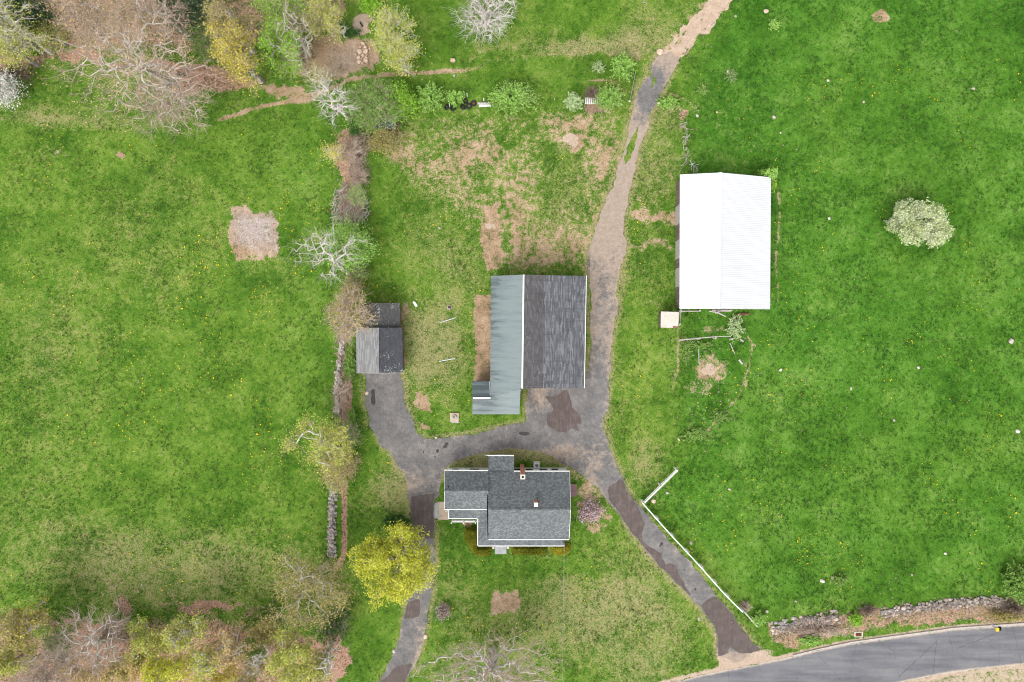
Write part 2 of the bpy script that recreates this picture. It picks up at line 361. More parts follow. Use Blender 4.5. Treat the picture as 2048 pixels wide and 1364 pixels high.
# ---------------------------------------------------------------- ground masks
def grid_axis(lo, hi, step, far):
    core = np.arange(lo, hi + 1e-6, step); a = []; d = step; x = hi
    while x < far: d *= 1.35; x += d; a.append(x)
    b = []; d = step; x = lo
    while x > -far: d *= 1.35; x -= d; b.append(x)
    return np.concatenate([b[::-1], core, a])
gx = grid_axis(-66, 66, 0.24, 2500); gy = grid_axis(-46, 46, 0.24, 2500)
GX, GY = np.meshgrid(gx, gy); PXX = GX / S + 1024; PYY = 682 - GY / S
WX = PXX + 26*(fbm(GX, GY, 6, 40, 3) - 0.5) + 22*(fbm(GX, GY, 1.7, 41, 2) - 0.5) + 14*(fbm(GX, GY, .7, 43, 2) - 0.5); WY = PYY + 26*(fbm(GX, GY, 6, 60, 3) - 0.5) + 22*(fbm(GX, GY, 1.7, 61, 2) - 0.5) + 14*(fbm(GX, GY, .7, 63, 2) - 0.5)      # domain-warped pixel coordinates
def blob(cx, cy, rx, ry, soft=0.5, rot=0):
    c, s_ = math.cos(math.radians(rot)), math.sin(math.radians(rot)); dx = WX - cx; dy = WY - cy
    d = np.sqrt(((dx*c + dy*s_)/rx)**2 + ((-dx*s_ + dy*c)/ry)**2); return np.clip((1 + soft/2 - d)/soft, 0, 1)
def poly(txt, soft=10, warp=True):
    soft = soft*1.6
    p = lp(txt) if isinstance(txt, str) else txt; X, Y = (WX, WY) if warp else (PXX, PYY)
    return np.clip(0.5 + sdf(X, Y, p)/soft, 0, 1)
def line(txt, w, soft=5, warp=False):
    X, Y = (WX, WY) if warp else (PXX + 5*(fbm(GX,GY,1.5,3,2)-.5), PYY + 5*(fbm(GX,GY,1.5,8,2)-.5)); return np.clip(0.5 + (w/2 - seg_dist(X, Y, lp(txt), False))/soft, 0, 1)
def over(a, b): return np.maximum(a, b)
Z0 = np.zeros_like(GX)
RIGHT = poly('1372,120 1365,350 1360,640 1350,880 1290,1000 1400,1130 1520,1250 2060,1190 2600,1100 2600,-400 1500,-400 1470,0 1400,90', 60)
drive_d = sdf(PXX, PYY, DRIVE); road_d = sdf(PXX, PYY, ROAD)
big = fbm(GX, GY, 14, 90, 4); mid = fbm(GX, GY, 3.2, 120, 4)

paddock = poly('775,215 1240,215 1250,300 1215,395 1185,470 1178,545 1000,545 930,470 860,400 770,330', 30)
dry = 0.46 + 0.55*(big - 0.5) + Z0
dry = dry*(1-RIGHT) + RIGHT*(0.22 + 0.6*(big-0.5))
for a, k in ((blob(1280,1260,240,120,1.2), 0.22), (blob(1320,1190,100,100,1.2), 0.08), (blob(1150,1230,110,60,0.9), 0.1), (blob(1310,950,50,70,0.8), 0.22), (blob(860,700,60,110,0.8), 0.16), (blob(1100,90,190,36,1.0), 0.15),
             (blob(1290,60,60,60,0.9), 0.2), (blob(870,500,50,60,0.8), 0.12), (blob(800,960,60,50,0.9), 0.3), (blob(280,1130,330,90,0.9), 0.24), (blob(300,650,260,170,1.0), 0.08), (blob(1020,915,130,22,0.6), 0.55), (line('930,140 1000,126 1080,112 1180,96 1280,112',16,14,True), .3), (line('900,120 980,104 1080,92 1170,80 1270,84',14,12,True), .16), (line('-20,232 120,238 260,240 400,236 520,212',14,18,True), .2), (line('-20,214 120,218 300,222',10,12,True), .2), (line('820,560 850,700 840,760',30,40,True), .1),
             (blob(1640,1195,110,30,0.9), 0.28), (blob(1890,1150,90,40,0.9), 0.18), (blob(1450,320,60,16,0.7), 0.3), (blob(1320,300,50,120,0.8), 0.2), (paddock, 0.14), (poly('745,590 940,560 950,860 850,875 800,800 800,740 815,700',70), 0.13), (poly('1225,520 1358,520 1356,930 1280,1000 1235,900 1222,700',30), 0.16), (poly('880,1050 960,1110 1140,1110 1240,1060 1420,1250 1430,1330 1300,1364 880,1330',60), 0.08), (poly('740,250 780,230 980,560 760,590',40), 0.12), (poly('700,960 800,960 820,1040 700,1040',20), 0.15), (blob(1450,220,60,50,0.9), 0.16), (blob(100,240,260,14,0.8), 0.1),
             (blob(1420,690,60,22,0.8), 0.25), (blob(1010,1290,150,60,0.9), 0.1), (blob(1780,170,40,20,0.9),0.15), (blob(1500,760,50,60,0.9), 0.10)):
    dry = dry + k*a
for a, k in ((blob(900,178,190,16,0.6), 0.45), (blob(1130,130,160,28,0.7), 0.2), (blob(830,560,70,40,0.8), 0.12), (blob(580,320,110,110,0.8), 0.16), (blob(640,760,45,200,0.8), 0.14), (blob(1290,720,40,150,0.8), 0.18),
             (blob(960,1130,110,60,0.9), 0.14), (blob(860,790,25,45,0.7), 0.05), (blob(760,390,60,80,0.8), 0.1), (blob(1180,20,110,40,0.8), 0.15), (blob(880,40,60,90,0.8), 0.2), (blob(600,450,60,60,0.9), 0.1),
             (blob(740,1270,50,60,0.8), 0.10), (blob(1400,1290,24,40,0.8), 0.1), (blob(1000,480,10,40,0.8), 0.3), (blob(1120,1140,70,20,0.8), 0.2), (blob(1230,1030,20,12,0.8), 0.25)):
    dry = dry - k*a
fr = np.clip(1 - np.abs(drive_d + 4)/9, 0, 1); dry = dry + 0.4*fr
dry = dry + 0.10*np.sin(PXX/4.1)*poly('1225,680 1350,680 1350,860 1230,860', 20)*np.clip(fbm(GX,GY,5,77,2)*2-.4, 0, 1)      # mower stripes

soil = 0.15*fr + Z0
paddock = poly('775,215 1240,215 1250,300 1215,395 1185,470 1178,545 1000,545 930,470 860,400 770,330', 30)
soil = soil + paddock*(0.52 + 0.95*(fbm(GX, GY, 5.5, 210, 5) - 0.47))
for a, k in ((poly('466,420 500,414 548,420 558,446 560,490 550,522 520,514 470,520 462,480',7), 1.0), (poly('988,1176 1034,1172 1040,1196 1046,1216 1030,1224 986,1226 980,1200',8), 1.0),
             (blob(560,430,18,16,0.9),0.45), (poly('826,786 850,784 852,836 828,834',4), 1.0), (poly('832,850 856,850 855,861 833,861',3), 1.0), (poly('948,588 984,588 984,764 944,764 950,700 945,640',5,False), 1.0),
             (poly('957,408 990,406 1007,492 992,536 965,534 950,460',6), 0.95), (poly('1018,414 1046,410 1050,470 1040,522 1016,520',8), 0.85), (blob(1150,285,36,24,0.7), 0.9), (blob(890,325,50,26,0.8), 0.75), (blob(965,345,26,14,0.8), 0.6),
             (blob(1200,240,60,20,0.9), 0.4), (blob(1110,420,60,34,0.9), 0.45), (blob(1150,470,40,24,0.9), 0.4), (blob(1200,360,30,50,0.9), 0.35), (blob(800,300,60,24,0.9),0.4), (blob(880,255,60,14,0.9),0.3),
             (poly('610,70 650,62 740,68 760,110 740,150 690,160 640,160 600,130',20), 1.0), (line('440,240 520,212 575,205 640,183 700,160 760,150 850,146 930,140',11,7), 0.95), (line('820,133 900,120 980,112',6,8), 0.6),
             (blob(575,188,56,18,0.7), 0.95), (blob(723,46,17,17,0.3), 1.0), (blob(1421,746,20,22,0.5), 0.95), (blob(1408,770,34,22,0.9), 0.5), (blob(1385,840,18,34,0.9), 0.45), (line('1356,655 1357,700 1356,745 1350,765',6,5), 0.9),
             (line('1178,161 1215,160 1240,176 1258,185 1272,187',5,4), 0.95), (line('1325,186 1352,190 1368,198 1386,212 1395,222',5,4), 0.9), (line('1500,285 1528,310 1545,342 1554,372 1561,405 1558,445',4,4), 0.8),
             (poly('1262,428 1300,424 1360,418 1360,450 1310,448 1262,448',8), 0.9), (poly('1258,486 1290,488 1340,478 1346,508 1300,504 1262,506',9), 0.75), (line('1268,385 1290,420 1300,440',18,14), 0.7), (blob(1340,350,12,20,0.7), 0.6),
             (poly('1165,962 1190,970 1200,1010 1216,1030 1210,1058 1196,1066 1176,1056 1160,1020 1150,990',8), 0.8), (blob(888,1226,16,15,0.8), 0.6), (poly('1100,908 1160,930 1180,960 1150,968 1140,960 1130,935',8), 0.75),
             (poly('804,600 830,592 826,620 816,650 818,742 804,742',5), 0.8), (poly('955,545 1175,541 1175,556 985,556',5,False), 0.5), (blob(1320,604,34,8,0.7), 0.6), (blob(1452,655,22,26,0.8), 0.3), (line('1470,625 1500,680 1510,690',5,5), 0.8),
             (line('1485,715 1495,745 1492,780',5,5), 0.75), (blob(1410,240,14,22,0.8), 0.5), (blob(1425,215,10,14,0.9), 0.4), (blob(1350,218,24,14,0.8), 0.6), (blob(1760,27,22,18,0.4), 0.9), (blob(105,300,38,20,0.9), 0.5), (blob(85,318,22,14,0.7), 0.4),
             (line('1360,240 1362,300 1360,345',8,8), 0.7), (blob(1200,215,34,20,0.7), 0.7), (blob(1330,30,50,30,0.9), 0.3), (blob(1270,110,18,26,0.8), 0.5), (blob(800,930,24,50,0.8), 0.45), (blob(735,800,14,60,0.9), 0.25), (blob(1296,160,14,60,0.8),0.6),
             (blob(840,655,18,20,0.9),0.15), (blob(1020,1098,12,10,0.6),0.6), (blob(988,1094,40,6,0.6),0.5), (line('890,945 885,1000',8,6),0.3), (blob(1402,915,8,8,0.6),0.4), (blob(555,300,26,40,0.9),0.35), (line('930,140 1000,126 1080,112 1180,96 1280,112',9,9,True),0.66), (line('900,120 980,104 1080,92 1170,80 1270,84',8,9,True),0.6), (line('1480,640 1506,690 1496,740 1480,790 1440,835 1395,880',8,7),0.8), (blob(1425,740,40,38,0.7),0.74), (blob(1400,775,40,22,0.8),0.62), (blob(1440,650,30,20,0.8),0.62), (line('1330,125 1370,70 1410,25 1450,-20 1510,-90',52,20),0.66), (line('1110,940 1150,950 1190,985 1215,1030',26,14),0.6), (line('1540,340 1556,380 1560,430 1556,470 1552,520 1556,600',7,6),0.84), (blob(1388,860,20,26,0.8),0.45), (blob(1150,235,70,14,0.8),0.6), (blob(1060,290,40,30,0.9),0.5), (blob(1190,420,20,60,0.8),0.6), (blob(1225,280,14,50,.8),.5), (blob(655,345,20,24,0.9),0.3),
             (blob(1310,1000,8,8,.5),.5), (line('1420,1225 1432,1280 1428,1310',10,8),0.6), (blob(1365,1218,10,10,.7),.4), (blob(1300,1300,20,26,0.9),0.25), (line('1250,1070 1290,1110 1325,1150 1370,1190',6,6),0.4), (blob(1905,122,12,8,.7),.5)):
    soil = over(soil, a*k*0.82)
sand = Z0 + 0.0
for a, k in ((np.clip(1 - np.abs(road_d + 4)/13, 0, 1), 0.95), (poly('1330,1370 1400,1345 1432,1325 1436,1300 1530,1296 1560,1318 1500,1340 1340,1385',10), 1.0), (np.clip(1.0 + (ROAD_S[2][1]-PYY)*0, 0, 1)*((PYY > np.interp(PXX, ROAD_S[::-1][:,0], ROAD_S[::-1][:,1])) & (PXX > 900)), 0.72),
             (blob(1140,282,22,14,0.5), 0.9), (blob(723,46,17,17,0.3), 0.8), (blob(1423,742,16,17,0.4), 0.9), (poly('955,445 985,436 990,455 968,458',4), 0.9), (np.clip(1 - np.abs(drive_d + 3)/5, 0, 1), 0.5), (blob(1345,1316,60,14,0.9), 0.3), (line('1352,187 1368,197 1388,214',3,3), 0.6)):
    sand = over(sand, a*k*.88)
grey = over(poly('470,430 545,425 556,500 520,500 480,480',20), 0.4*blob(105,305,40,20,0.8)); grey = over(grey, blob(690,120,40,30,0.9)*0.4)
litter = Z0 + 0.0
for a, k in ((blob(240,1205,22,22,0.9), 0.75), (blob(420,1210,70,14,0.8), 0.75), (blob(340,1200,60,12,0.9), 0.5), (blob(270,1170,220,60,1.0), 0.36), (blob(520,1225,60,16,0.9), .5), (blob(560,1235,110,22,0.9), 0.5), (line('688,960 690,1040 688,1110 670,1140',12,8), 0.95), (line('700,260 700,340 705,440 700,540 694,640 684,760 682,860 676,950',36,34,True), 0.52), (blob(675,1310,20,60,0.7), 0.9),
             (poly('-600,1215 120,1222 260,1226 420,1222 560,1250 690,1255 690,1400 600,1800 -600,1800',40), 0.7), (poly('-600,120 60,110 130,106 400,120 560,175 400,195 330,150 120,112 40,150 -600,180',16), 0.8), (poly('-600,-400 720,-400 700,40 600,80 430,110 -600,110',30), 0.6),
             (blob(20,150,24,12,0.8), 0.8), (blob(385,175,50,24,0.9), 0.7), (blob(160,105,70,12,0.8), 0.8), (blob(238,305,12,11,0.8), 0.7), (blob(210,250,30,10,0.9), 0.4), (blob(700,800,12,60,0.8), 0.75), (blob(690,600,16,40,0.8), 0.7), (blob(700,320,34,70,0.8), 0.7),
             (blob(700,410,30,50,0.7), 0.8), (poly('1540,1250 1690,1220 1760,1215 1770,1215 2010,1190 2050,1180 2050,1245 1800,1262 1690,1272 1600,1296 1550,1290',9), 0.62), (blob(1195,215,26,16,0.7), 0.7), (blob(620,165,90,24,0.9), 0.3), (blob(945,1045,12,6,0.7), 0.6), (blob(690,935,20,30,0.8), 0.5), (blob(2035,1160,24,30,.6), .8),
             (blob(600,115,25,30,0.8),0.7), (blob(97,1055,8,6,.8),.5), (blob(970,1105,60,6,0.7),0.3), (blob(1360,233,16,12,.8),.6)):
    litter = over(litter, a*k)
dry = dry - 0.10*RIGHT*(mid < .42)
# greener grass: right field and strips
lush = RIGHT*(0.62 + 0.5*(big-0.5)) + 0.35*blob(900,178,200,20,0.7) + 0.3*blob(590,310,110,90,0.8) + 0.25*blob(960,510,40,60,0.8) + 0.3*blob(620,640,70,260,0.9) + 0.35*blob(1430,330,70,24,0.6) + 0.2*blob(1120,130,160,34,0.8)

zz = gh(GX, GY); far = np.clip((np.maximum(np.abs(GX) - 80, np.abs(GY) - 60))/200, 0, 1); zz = zz*(1-far)
ny, nx = GX.shape; ids = np.arange(nx*ny).reshape(ny, nx)
quads = np.stack([ids[:-1,:-1], ids[:-1,1:], ids[1:,1:], ids[1:,:-1]], -1).reshape(-1, 4)
gm = raw_mesh('ground', np.stack([GX, GY, zz], -1).reshape(-1, 3), quads.ravel(), np.full(len(quads), 4), smooth=True)
for k, a in (('dry', dry), ('soil', soil), ('sand', sand), ('grey', grey), ('litter', litter), ('lush', lush)):
    at = gm.attributes.new(k, 'FLOAT', 'POINT'); at.data.foreach_set('value', np.clip(a, -1, 2).ravel().astype(np.float32))

t = NT('meadow_ground', 0.95, 0.08)
n1 = t.noise(0.35, 4, 0.6); n2 = t.noise(1.3, 5, 0.65, dist=0.4); n3 = t.noise(5.5, 4, 0.7); n4 = t.noise(14, 3, 0.7); nb = t.noise(0.09, 3, 0.5)
A = {k: t.attr(k) for k in ('dry', 'soil', 'sand', 'grey', 'litter', 'lush')}
def cen(v, k): return t.math('MULTIPLY', t.math('SUBTRACT', v, 0.5), k)
def add(*v):
    r = v[0]
    for q in v[1:]: r = t.math('ADD', r, q)
    return r
gf = add(0.5, cen(nb, 0.9), cen(n1, 0.95), cen(n2, 1.0), cen(n3, 0.95), cen(n4, 1.05))
g_dull = t.ramp(gf, [(0.04, (0.026,0.078,0.007)), (0.36, (0.066,0.148,0.014)), (0.62, (0.112,0.203,0.024)), (0.95, (0.20,0.275,0.055))])
g_lush = t.ramp(gf, [(0.04, (0.020,0.074,0.006)), (0.36, (0.046,0.142,0.012)), (0.62, (0.080,0.196,0.022)), (0.95, (0.17,0.27,0.058))])
green = t.mix(t.step(add(A['lush'], cen(n1, 0.6), cen(n2, 0.4)), 0.1, 0.8), g_dull, g_lush)
tanc = t.ramp(add(0.5, cen(n3, 0.9), cen(n4, 0.8)), [(0.2, (0.14,0.14,0.05)), (0.5, (0.26,0.235,0.105)), (0.85, (0.50,0.42,0.26))])
fd = t.step(add(A['dry'], cen(n1, 0.7), cen(n2, 0.9), cen(n3, 1.1), cen(n4, 0.9)), 0.50, 1.0)
ygc = t.ramp(add(0.5, cen(n3, 0.9), cen(n4, 0.8)), [(0.2, (0.13,0.155,0.03)), (0.5, (0.20,0.225,0.055)), (0.85, (0.34,0.335,0.12))])
tanc = t.mix(t.step(add(A['dry'], cen(n2, 0.5)), 0.50, 0.95), ygc, tanc)
col = t.mix(t.math('MULTIPLY', fd, 0.85), green, tanc)
spots = t.step(add(t.voro(0.85, t.mapped((1,1,1))), cen(n3, 0.35)), 0.24, 0.10); col = t.mix(t.math('MULTIPLY', spots, 0.38), col, (0.018,0.070,0.012))
# leafy weeds: darker clumps
wd = t.step(add(t.noise(2.1, 3, 0.6), cen(n3, 0.5)), 0.62, 0.74); col = t.mix(t.math('MULTIPLY', wd, 0.45), col, (0.022,0.085,0.012))
lit = t.ramp(add(0.5, cen(n3, 1.0), cen(n4, 1.3)), [(0.2, (0.15,0.08,0.05)), (0.5, (0.36,0.21,0.15)), (0.85, (0.60,0.42,0.33))])
fl = t.step(add(A['litter'], cen(n2, 0.7), cen(n3, 0.8), cen(n4, 0.5)), 0.46, 0.66); col = t.mix(fl, col, lit)
soilc = t.ramp(add(0.5, cen(n1, 0.8), cen(n2, 0.8), cen(n3, 0.8), cen(n4, 0.9)), [(0.10, (0.13,0.086,0.050)), (0.36, (0.235,0.158,0.096)), (0.6, (0.345,0.242,0.155)), (0.9, (0.50,0.385,0.275))])
soilg = t.ramp(add(0.5, cen(n2, 0.6), cen(n3, 0.8), cen(n4, 1.0)), [(0.15, (0.17,0.135,0.12)), (0.5, (0.33,0.27,0.24)), (0.85, (0.56,0.50,0.47))])
soilc = t.mix(A['grey'], soilc, soilg)
fs = t.step(add(A['soil'], cen(n1, 0.4), cen(n2, 1.1), cen(n3, 0.9), cen(n4, 0.5)), 0.44, 0.74); col = t.mix(fs, col, soilc)
sandc = t.ramp(add(0.5, cen(n2, 0.4), cen(n3, 0.6), cen(n4, 0.9)), [(0.15, (0.26,0.185,0.135)), (0.5, (0.40,0.305,0.23)), (0.85, (0.56,0.46,0.375))])
fa = t.step(add(A['sand'], cen(n2, 0.5), cen(n3, 0.6), cen(n4, 0.4)), 0.50, 0.68); col = t.mix(fa, col, sandc)
t.color(col)
bare = t.math('MAXIMUM', fs, fa)
hgt = add(t.math('MULTIPLY', n2, 0.5), t.math('MULTIPLY', n3, 0.5), t.math('MULTIPLY', n4, 0.25))
bp = t.n('ShaderNodeBump'); t.l(t.math('SUBTRACT', 0.75, t.math('MULTIPLY', bare, 0.5)), bp.inputs['Strength']); bp.inputs['Distance'].default_value = 0.22
t.l(hgt, bp.inputs['Height']); t.l(bp.outputs[0], t.b.inputs['Normal'])
M['ground'] = t.m
ground = tag(link_mesh('ground', gm, M['ground']), 'green meadow and lawn with bare soil patches', None, None, 'structure')

# ---------------------------------------------------------------- driveway, track, road
def field(bx0, bx1, by0, by1, cell):
    xs = np.arange(bx0, bx1, cell); ys = np.arange(by0, by1, cell); X, Y = np.meshgrid(xs, ys); return X, Y
def px_sdf(X, Y, p): return sdf(X, Y, pxw(p))
def ragged(X, Y, amp, seed=0): return amp*(fbm(X, Y, 1.6, 300+seed, 4) - 0.5) + amp*0.5*(fbm(X, Y, 0.5, 340+seed, 2) - 0.5)
cell = 0.16
X, Y = field(-19.5, 31.5, -44, 37, cell)
F = px_sdf(X, Y, DRIVE)
for h in DRIVE_GRASS: F = np.minimum(F, -px_sdf(X, Y, h))
Fd = F + ragged(X, Y, 0.55)
def a_sandy(x, y):
    px, py = x/S+1024, 682-y/S; e = sdf(x, y, pxw(DRIVE))
    v = 0.45*np.exp(-np.clip(e, 0, 9)/0.5) + (0.85*np.clip((600-py)/160, 0, 1) - 0.95*np.exp(-((py-195)/100)**2) - 0.18*np.exp(-((py-400)/60)**2) - .2*np.exp(-((py-520)/30)**2))*(px > 1150) + 0.5*((px > 1180) & (py < 790)) *np.clip((790-py)/120, 0, 1)
    v = v + 0.5*np.exp(-(((px-835)/40)**2 + ((py-955)/50)**2)) + 0.62*np.exp(-(((px-1130)/60)**2 + ((py-905)/22)**2)) + 0.75*np.exp(-(((px-1080)/22)**2 + ((py-800)/30)**2))
    v = v + 0.5*np.exp(-(((px-1190)/30)**2 + ((py-930)/50)**2)) + 0.9*np.clip((py-1290)/26, 0, 1)*(px > 1400) - 0.45*np.exp(-(((px-770)/45)**2 + ((py-800)/70)**2)) - 0.5*np.exp(-(((px-1305)/30)**2 + ((py-180)/60)**2))
    v = v + 0.4*np.exp(-(((px-835)/14)**2 + ((py-1285)/70)**2)) + 0.5*np.exp(-(((px-1225)/24)**2 + ((py-472)/10)**2))
    return v
t = NT('worn_asphalt', 0.9, 0.2)
n1 = t.noise(0.5, 5, 0.65); n2 = t.noise(2.2, 5, 0.7); n3 = t.noise(9, 4, 0.75); sp = t.noise(16, 2, 0.6)
sa = t.attr('sandy'); base = t.ramp(add(0.5, cen(n1, 0.9), cen(n2, 0.8), cen(n3, 0.9)), [(0.15, (0.085,0.082,0.082)), (0.5, (0.15,0.143,0.139)), (0.85, (0.25,0.23,0.213))])
dust = t.ramp(add(0.5, cen(n2, 0.7), cen(n3, 0.8)), [(0.15, (0.215,0.165,0.125)), (0.5, (0.32,0.25,0.195)), (0.85, (0.48,0.39,0.315))])
colr = t.mix(t.math('MULTIPLY', t.step(add(sa, cen(n1, 1.5), cen(n2, 0.9), cen(n3, 0.5)), 0.25, 0.95), 0.9), base, dust)
vfleck = t.mapped((1, 1, 1)); fleck = t.step(t.voro(1.7, vfleck), 0.055, 0.03); colr = t.mix(t.math('MULTIPLY', fleck, 0.7), colr, (0.6,0.56,0.52))
t.color(colr); t.bump(add(n3, t.math('MULTIPLY', n2, 0.5)), 0.4, 0.04); M['asphalt'] = t.m
driveway = tag(march('driveway', Fd, -19.5, -44, cell, 0.03, M['asphalt'], {'sandy': a_sandy}), 'worn grey asphalt driveway looping past garage, barn and house', None, None, 'structure')

X, Y = field(15, 32, 30, 50, 0.14); F = px_sdf(X, Y, TRACK) + ragged(X, Y, 1.3, 5)
wheel = -np.abs(px_sdf(X, Y, TRACK)*0 + seg_dist(X, Y, pxw(lp('1330,125 1370,70 1410,25 1450,-20 1510,-90')), False))
F = np.minimum(F, np.maximum(0.3, 0) + 0*F + 9) ; F = np.where((wheel > -0.35) & (fbm(X, Y, 1.2, 31, 3) > 0.52), -0.2, F)
t = NT('dirt_track_soil', 0.95, 0.1); n2 = t.noise(1.5, 5, 0.7); n3 = t.noise(7, 4, 0.75)
t.color(t.ramp(add(0.5, cen(n2, 0.8), cen(n3, 0.8)), [(0.15, (0.27,0.185,0.13)), (0.5, (0.42,0.315,0.235)), (0.85, (0.58,0.47,0.37))])); t.bump(add(n3, n2), 0.7, 0.08); M['track'] = t.m
track = tag(march('dirt_track', F, 15, 30, 0.14, 0.024, M['track']), 'rutted tan dirt track leaving the top end of the asphalt', None, None, 'structure')

cellr = 0.2; X, Y = field(-40, 100, -60, -26, cellr)
F = np.minimum(px_sdf(X, Y, ROAD) + ragged(X, Y, 0.25, 9), 3)
t = NT('road_asphalt', 0.85, 0.25); n1 = t.noise(0.35, 5, 0.6); n2 = t.noise(2.5, 5, 0.7); n3 = t.noise(12, 3, 0.7)
vv = t.mapped((0.14, 1.1, 1), math.radians(-10.5)); nl = t.noise(1.0, 4, 0.6, vv)
base = t.ramp(add(0.5, cen(n1, 0.4), cen(n2, 0.3), cen(n3, 0.4), cen(nl, 1.3)), [(0.15, (0.085,0.086,0.096)), (0.5, (0.142,0.143,0.153)), (0.85, (0.195,0.19,0.19))])
ed = t.attr('edge'); base = t.mix(t.step(add(ed, cen(n2, 0.5), cen(n3, 0.4)), 0.45, 0.95), base, (0.46,0.385,0.31))
crv = t.voro(0.17, t.mapped((1, 0.35, 1), 0.15), 'DISTANCE_TO_EDGE'); cr = t.step(t.math('ADD', crv, t.math('MULTIPLY', t.noise(1.3, 4), 0.016)), 0.0125, 0.008)
base = t.mix(t.math('MULTIPLY', cr, 0.55), base, (0.07,0.07,0.075)); t.color(base); t.bump(n3, 0.3, 0.02); M['road'] = t.m
road = tag(march('road', F, -40, -60, cellr, 0.026, M['road'], {'edge': lambda x, y: np.exp(-np.clip(sdf(x, y, pxw(ROAD)), 0, 9)/0.45)*0.95}), 'grey two lane asphalt road with sandy edges and tar cracks', None, None, 'structure')
# low asphalt kerb along the north edge
kb = MB(); kp = pxw(ROAD_N[5:]); 
fine = []
for i in range(len(kp)-1):
    n = max(2, int(np.linalg.norm(kp[i+1]-kp[i])/0.9))
    for k in range(n): fine.append(kp[i] + (kp[i+1]-kp[i])*k/n)
    if i > 8: break
fine = [f for f in fine if f[0] > 32.8 and f[0] < 95]
for a, b in zip(fine[:-1], fine[1:]):
    kb.beam((a[0], a[1]+0.12, gz(*a)+0.05), (b[0], b[1]+0.12, gz(*b)+0.05), 0.17 + 0.02*math.sin(a[0]*7), 0.16)
M['kerb'] = plain('dusty_kerb_asphalt', (0.50,0.46,0.42), (0.33,0.30,0.28), 3, 0.95, 0.1, 0.4)
tag(kb.build('kerb', M['kerb']), 'low dusty kerb along the upper edge of the road', None, None, 'structure')

# dark sealer coats on the driveway
t = NT('dark_sealer', 0.85, 0.2); n2 = t.noise(1.2, 5, 0.65); n3 = t.noise(9, 4, 0.7); v = t.mapped((1, 0.12, 1), math.radians(-25)); nl = t.noise(4, 3, 0.6, v)
t.color(t.ramp(add(0.5, cen(n2, 0.7), cen(n3, 0.5), cen(nl, 0.5)), [(0.15, (0.068,0.052,0.048)), (0.5, (0.102,0.080,0.073)), (0.9, (0.19,0.155,0.14))])); t.bump(n3, 0.3, 0.03); M['sealer'] = t.m
for i, p in enumerate(SEAL):
    w = pxw(p); lo = w.min(0) - 0.6; hi = w.max(0) + 0.6; X, Y = field(lo[0], hi[0], lo[1], hi[1], 0.12)
    F = np.minimum(sdf(X, Y, w) + ragged(X, Y, 0.45, 20+i), sdf(X, Y, pxw(DRIVE)) - 0.05 + ragged(X, Y, 0.55) if i else 9)
    o = march('sealer_patch', F, lo[0], lo[1], 0.12, 0.036, M['sealer']); tag(o, 'dark brown fresh sealer coat on the driveway', None, None, 'structure')
w = None
X, Y = field(-18, 24, -32, -4, 0.06); F = np.full(X.shape, -1.0)
for (cx, cy, rx, ry) in OIL:
    wx, wy, _ = W(cx, cy); F = np.maximum(F, 1 - np.sqrt(((X-wx)/(rx*S))**2 + ((Y-wy)/(ry*S))**2) + 0.5*(fbm(X, Y, 0.35, 71, 3)-0.5))
M['oil'] = plain('old_oil_stain', (0.05,0.045,0.045), (0.035,0.03,0.03), 5, 0.6, 0.3)
tag(march('oil_stains', F, -18, -32, 0.06, 0.042, M['oil']), 'dark oil stains dotted over the driveway', None, None, 'structure')
# ---------------------------------------------------------------- buildings
def slab(root, name, pts, th, mat, dz=0.0, label=None):
    o = MB().prism([(lambda q: (q[0], q[1], q[2]+dz))(W(*p)) for p in pts], th).build(name, mat, root); local(root, o)
    if label: o['label'] = label
    return o
def strip(root, name, a, b, w, h, mat, dz=0.0, parent=None):
    a = W(*a); b = W(*b); o = MB().beam((a[0], a[1], a[2]+dz), (b[0], b[1], b[2]+dz), w, h).build(name, mat, parent or root)
    local(root, o) if parent is None else None
    return o
def window(root, x, y, z, w, h, ny=1, axis='x'):
    """framed double-hung window on a wall; ny = outward sign"""
    if axis == 'x':
        fr = MB().box(x-w/2-.07, x+w/2+.07, min(y, y+.05*ny), max(y, y+.05*ny), z-.07, z+h+.07).build('window', M['trim'], root)
        gl = MB().box(x-w/2, x+w/2, min(y+.052*ny, y+.06*ny), max(y+.052*ny, y+.06*ny), z, z+h/2-.02).box(x-w/2, x+w/2, min(y+.052*ny, y+.06*ny), max(y+.052*ny, y+.06*ny), z+h/2+.02, z+h).build('pane', M['glass'], fr)
    else:
        fr = MB().box(min(x, x+.05*ny), max(x, x+.05*ny), y-w/2-.07, y+w/2+.07, z-.07, z+h+.07).build('window', M['trim'], root)
        gl = MB().box(min(x+.052*ny, x+.06*ny), max(x+.052*ny, x+.06*ny), y-w/2, y+w/2, z, z+h/2-.02).box(min(x+.052*ny, x+.06*ny), max(x+.052*ny, x+.06*ny), y-w/2, y+w/2, z+h/2+.02, z+h).build('pane', M['glass'], fr)
    local(root, fr); return fr
def door(root, x0, x1, y, z1, sign, mat, axis='x'):
    if axis == 'x': d = MB().box(x0, x1, min(y, y+.06*sign), max(y, y+.06*sign), .15, z1).build('door', mat, root); k = MB().box(x0+.08, x0+.14, min(y+.06*sign, y+.12*sign), max(y+.06*sign, y+.12*sign), 1.0, 1.1).build('handle', M['metal'], d)
    else: d = MB().box(min(y, y+.06*sign), max(y, y+.06*sign), x0, x1, .15, z1).build('door', mat, root); k = MB().box(min(y+.06*sign, y+.12*sign), max(y+.06*sign, y+.12*sign), x0+.08, x0+.14, 1.0, 1.1).build('handle', M['metal'], d)
    local(root, d); return d
def gx_(px): return (px-1024)*S
def gy_(py): return (682-py)*S

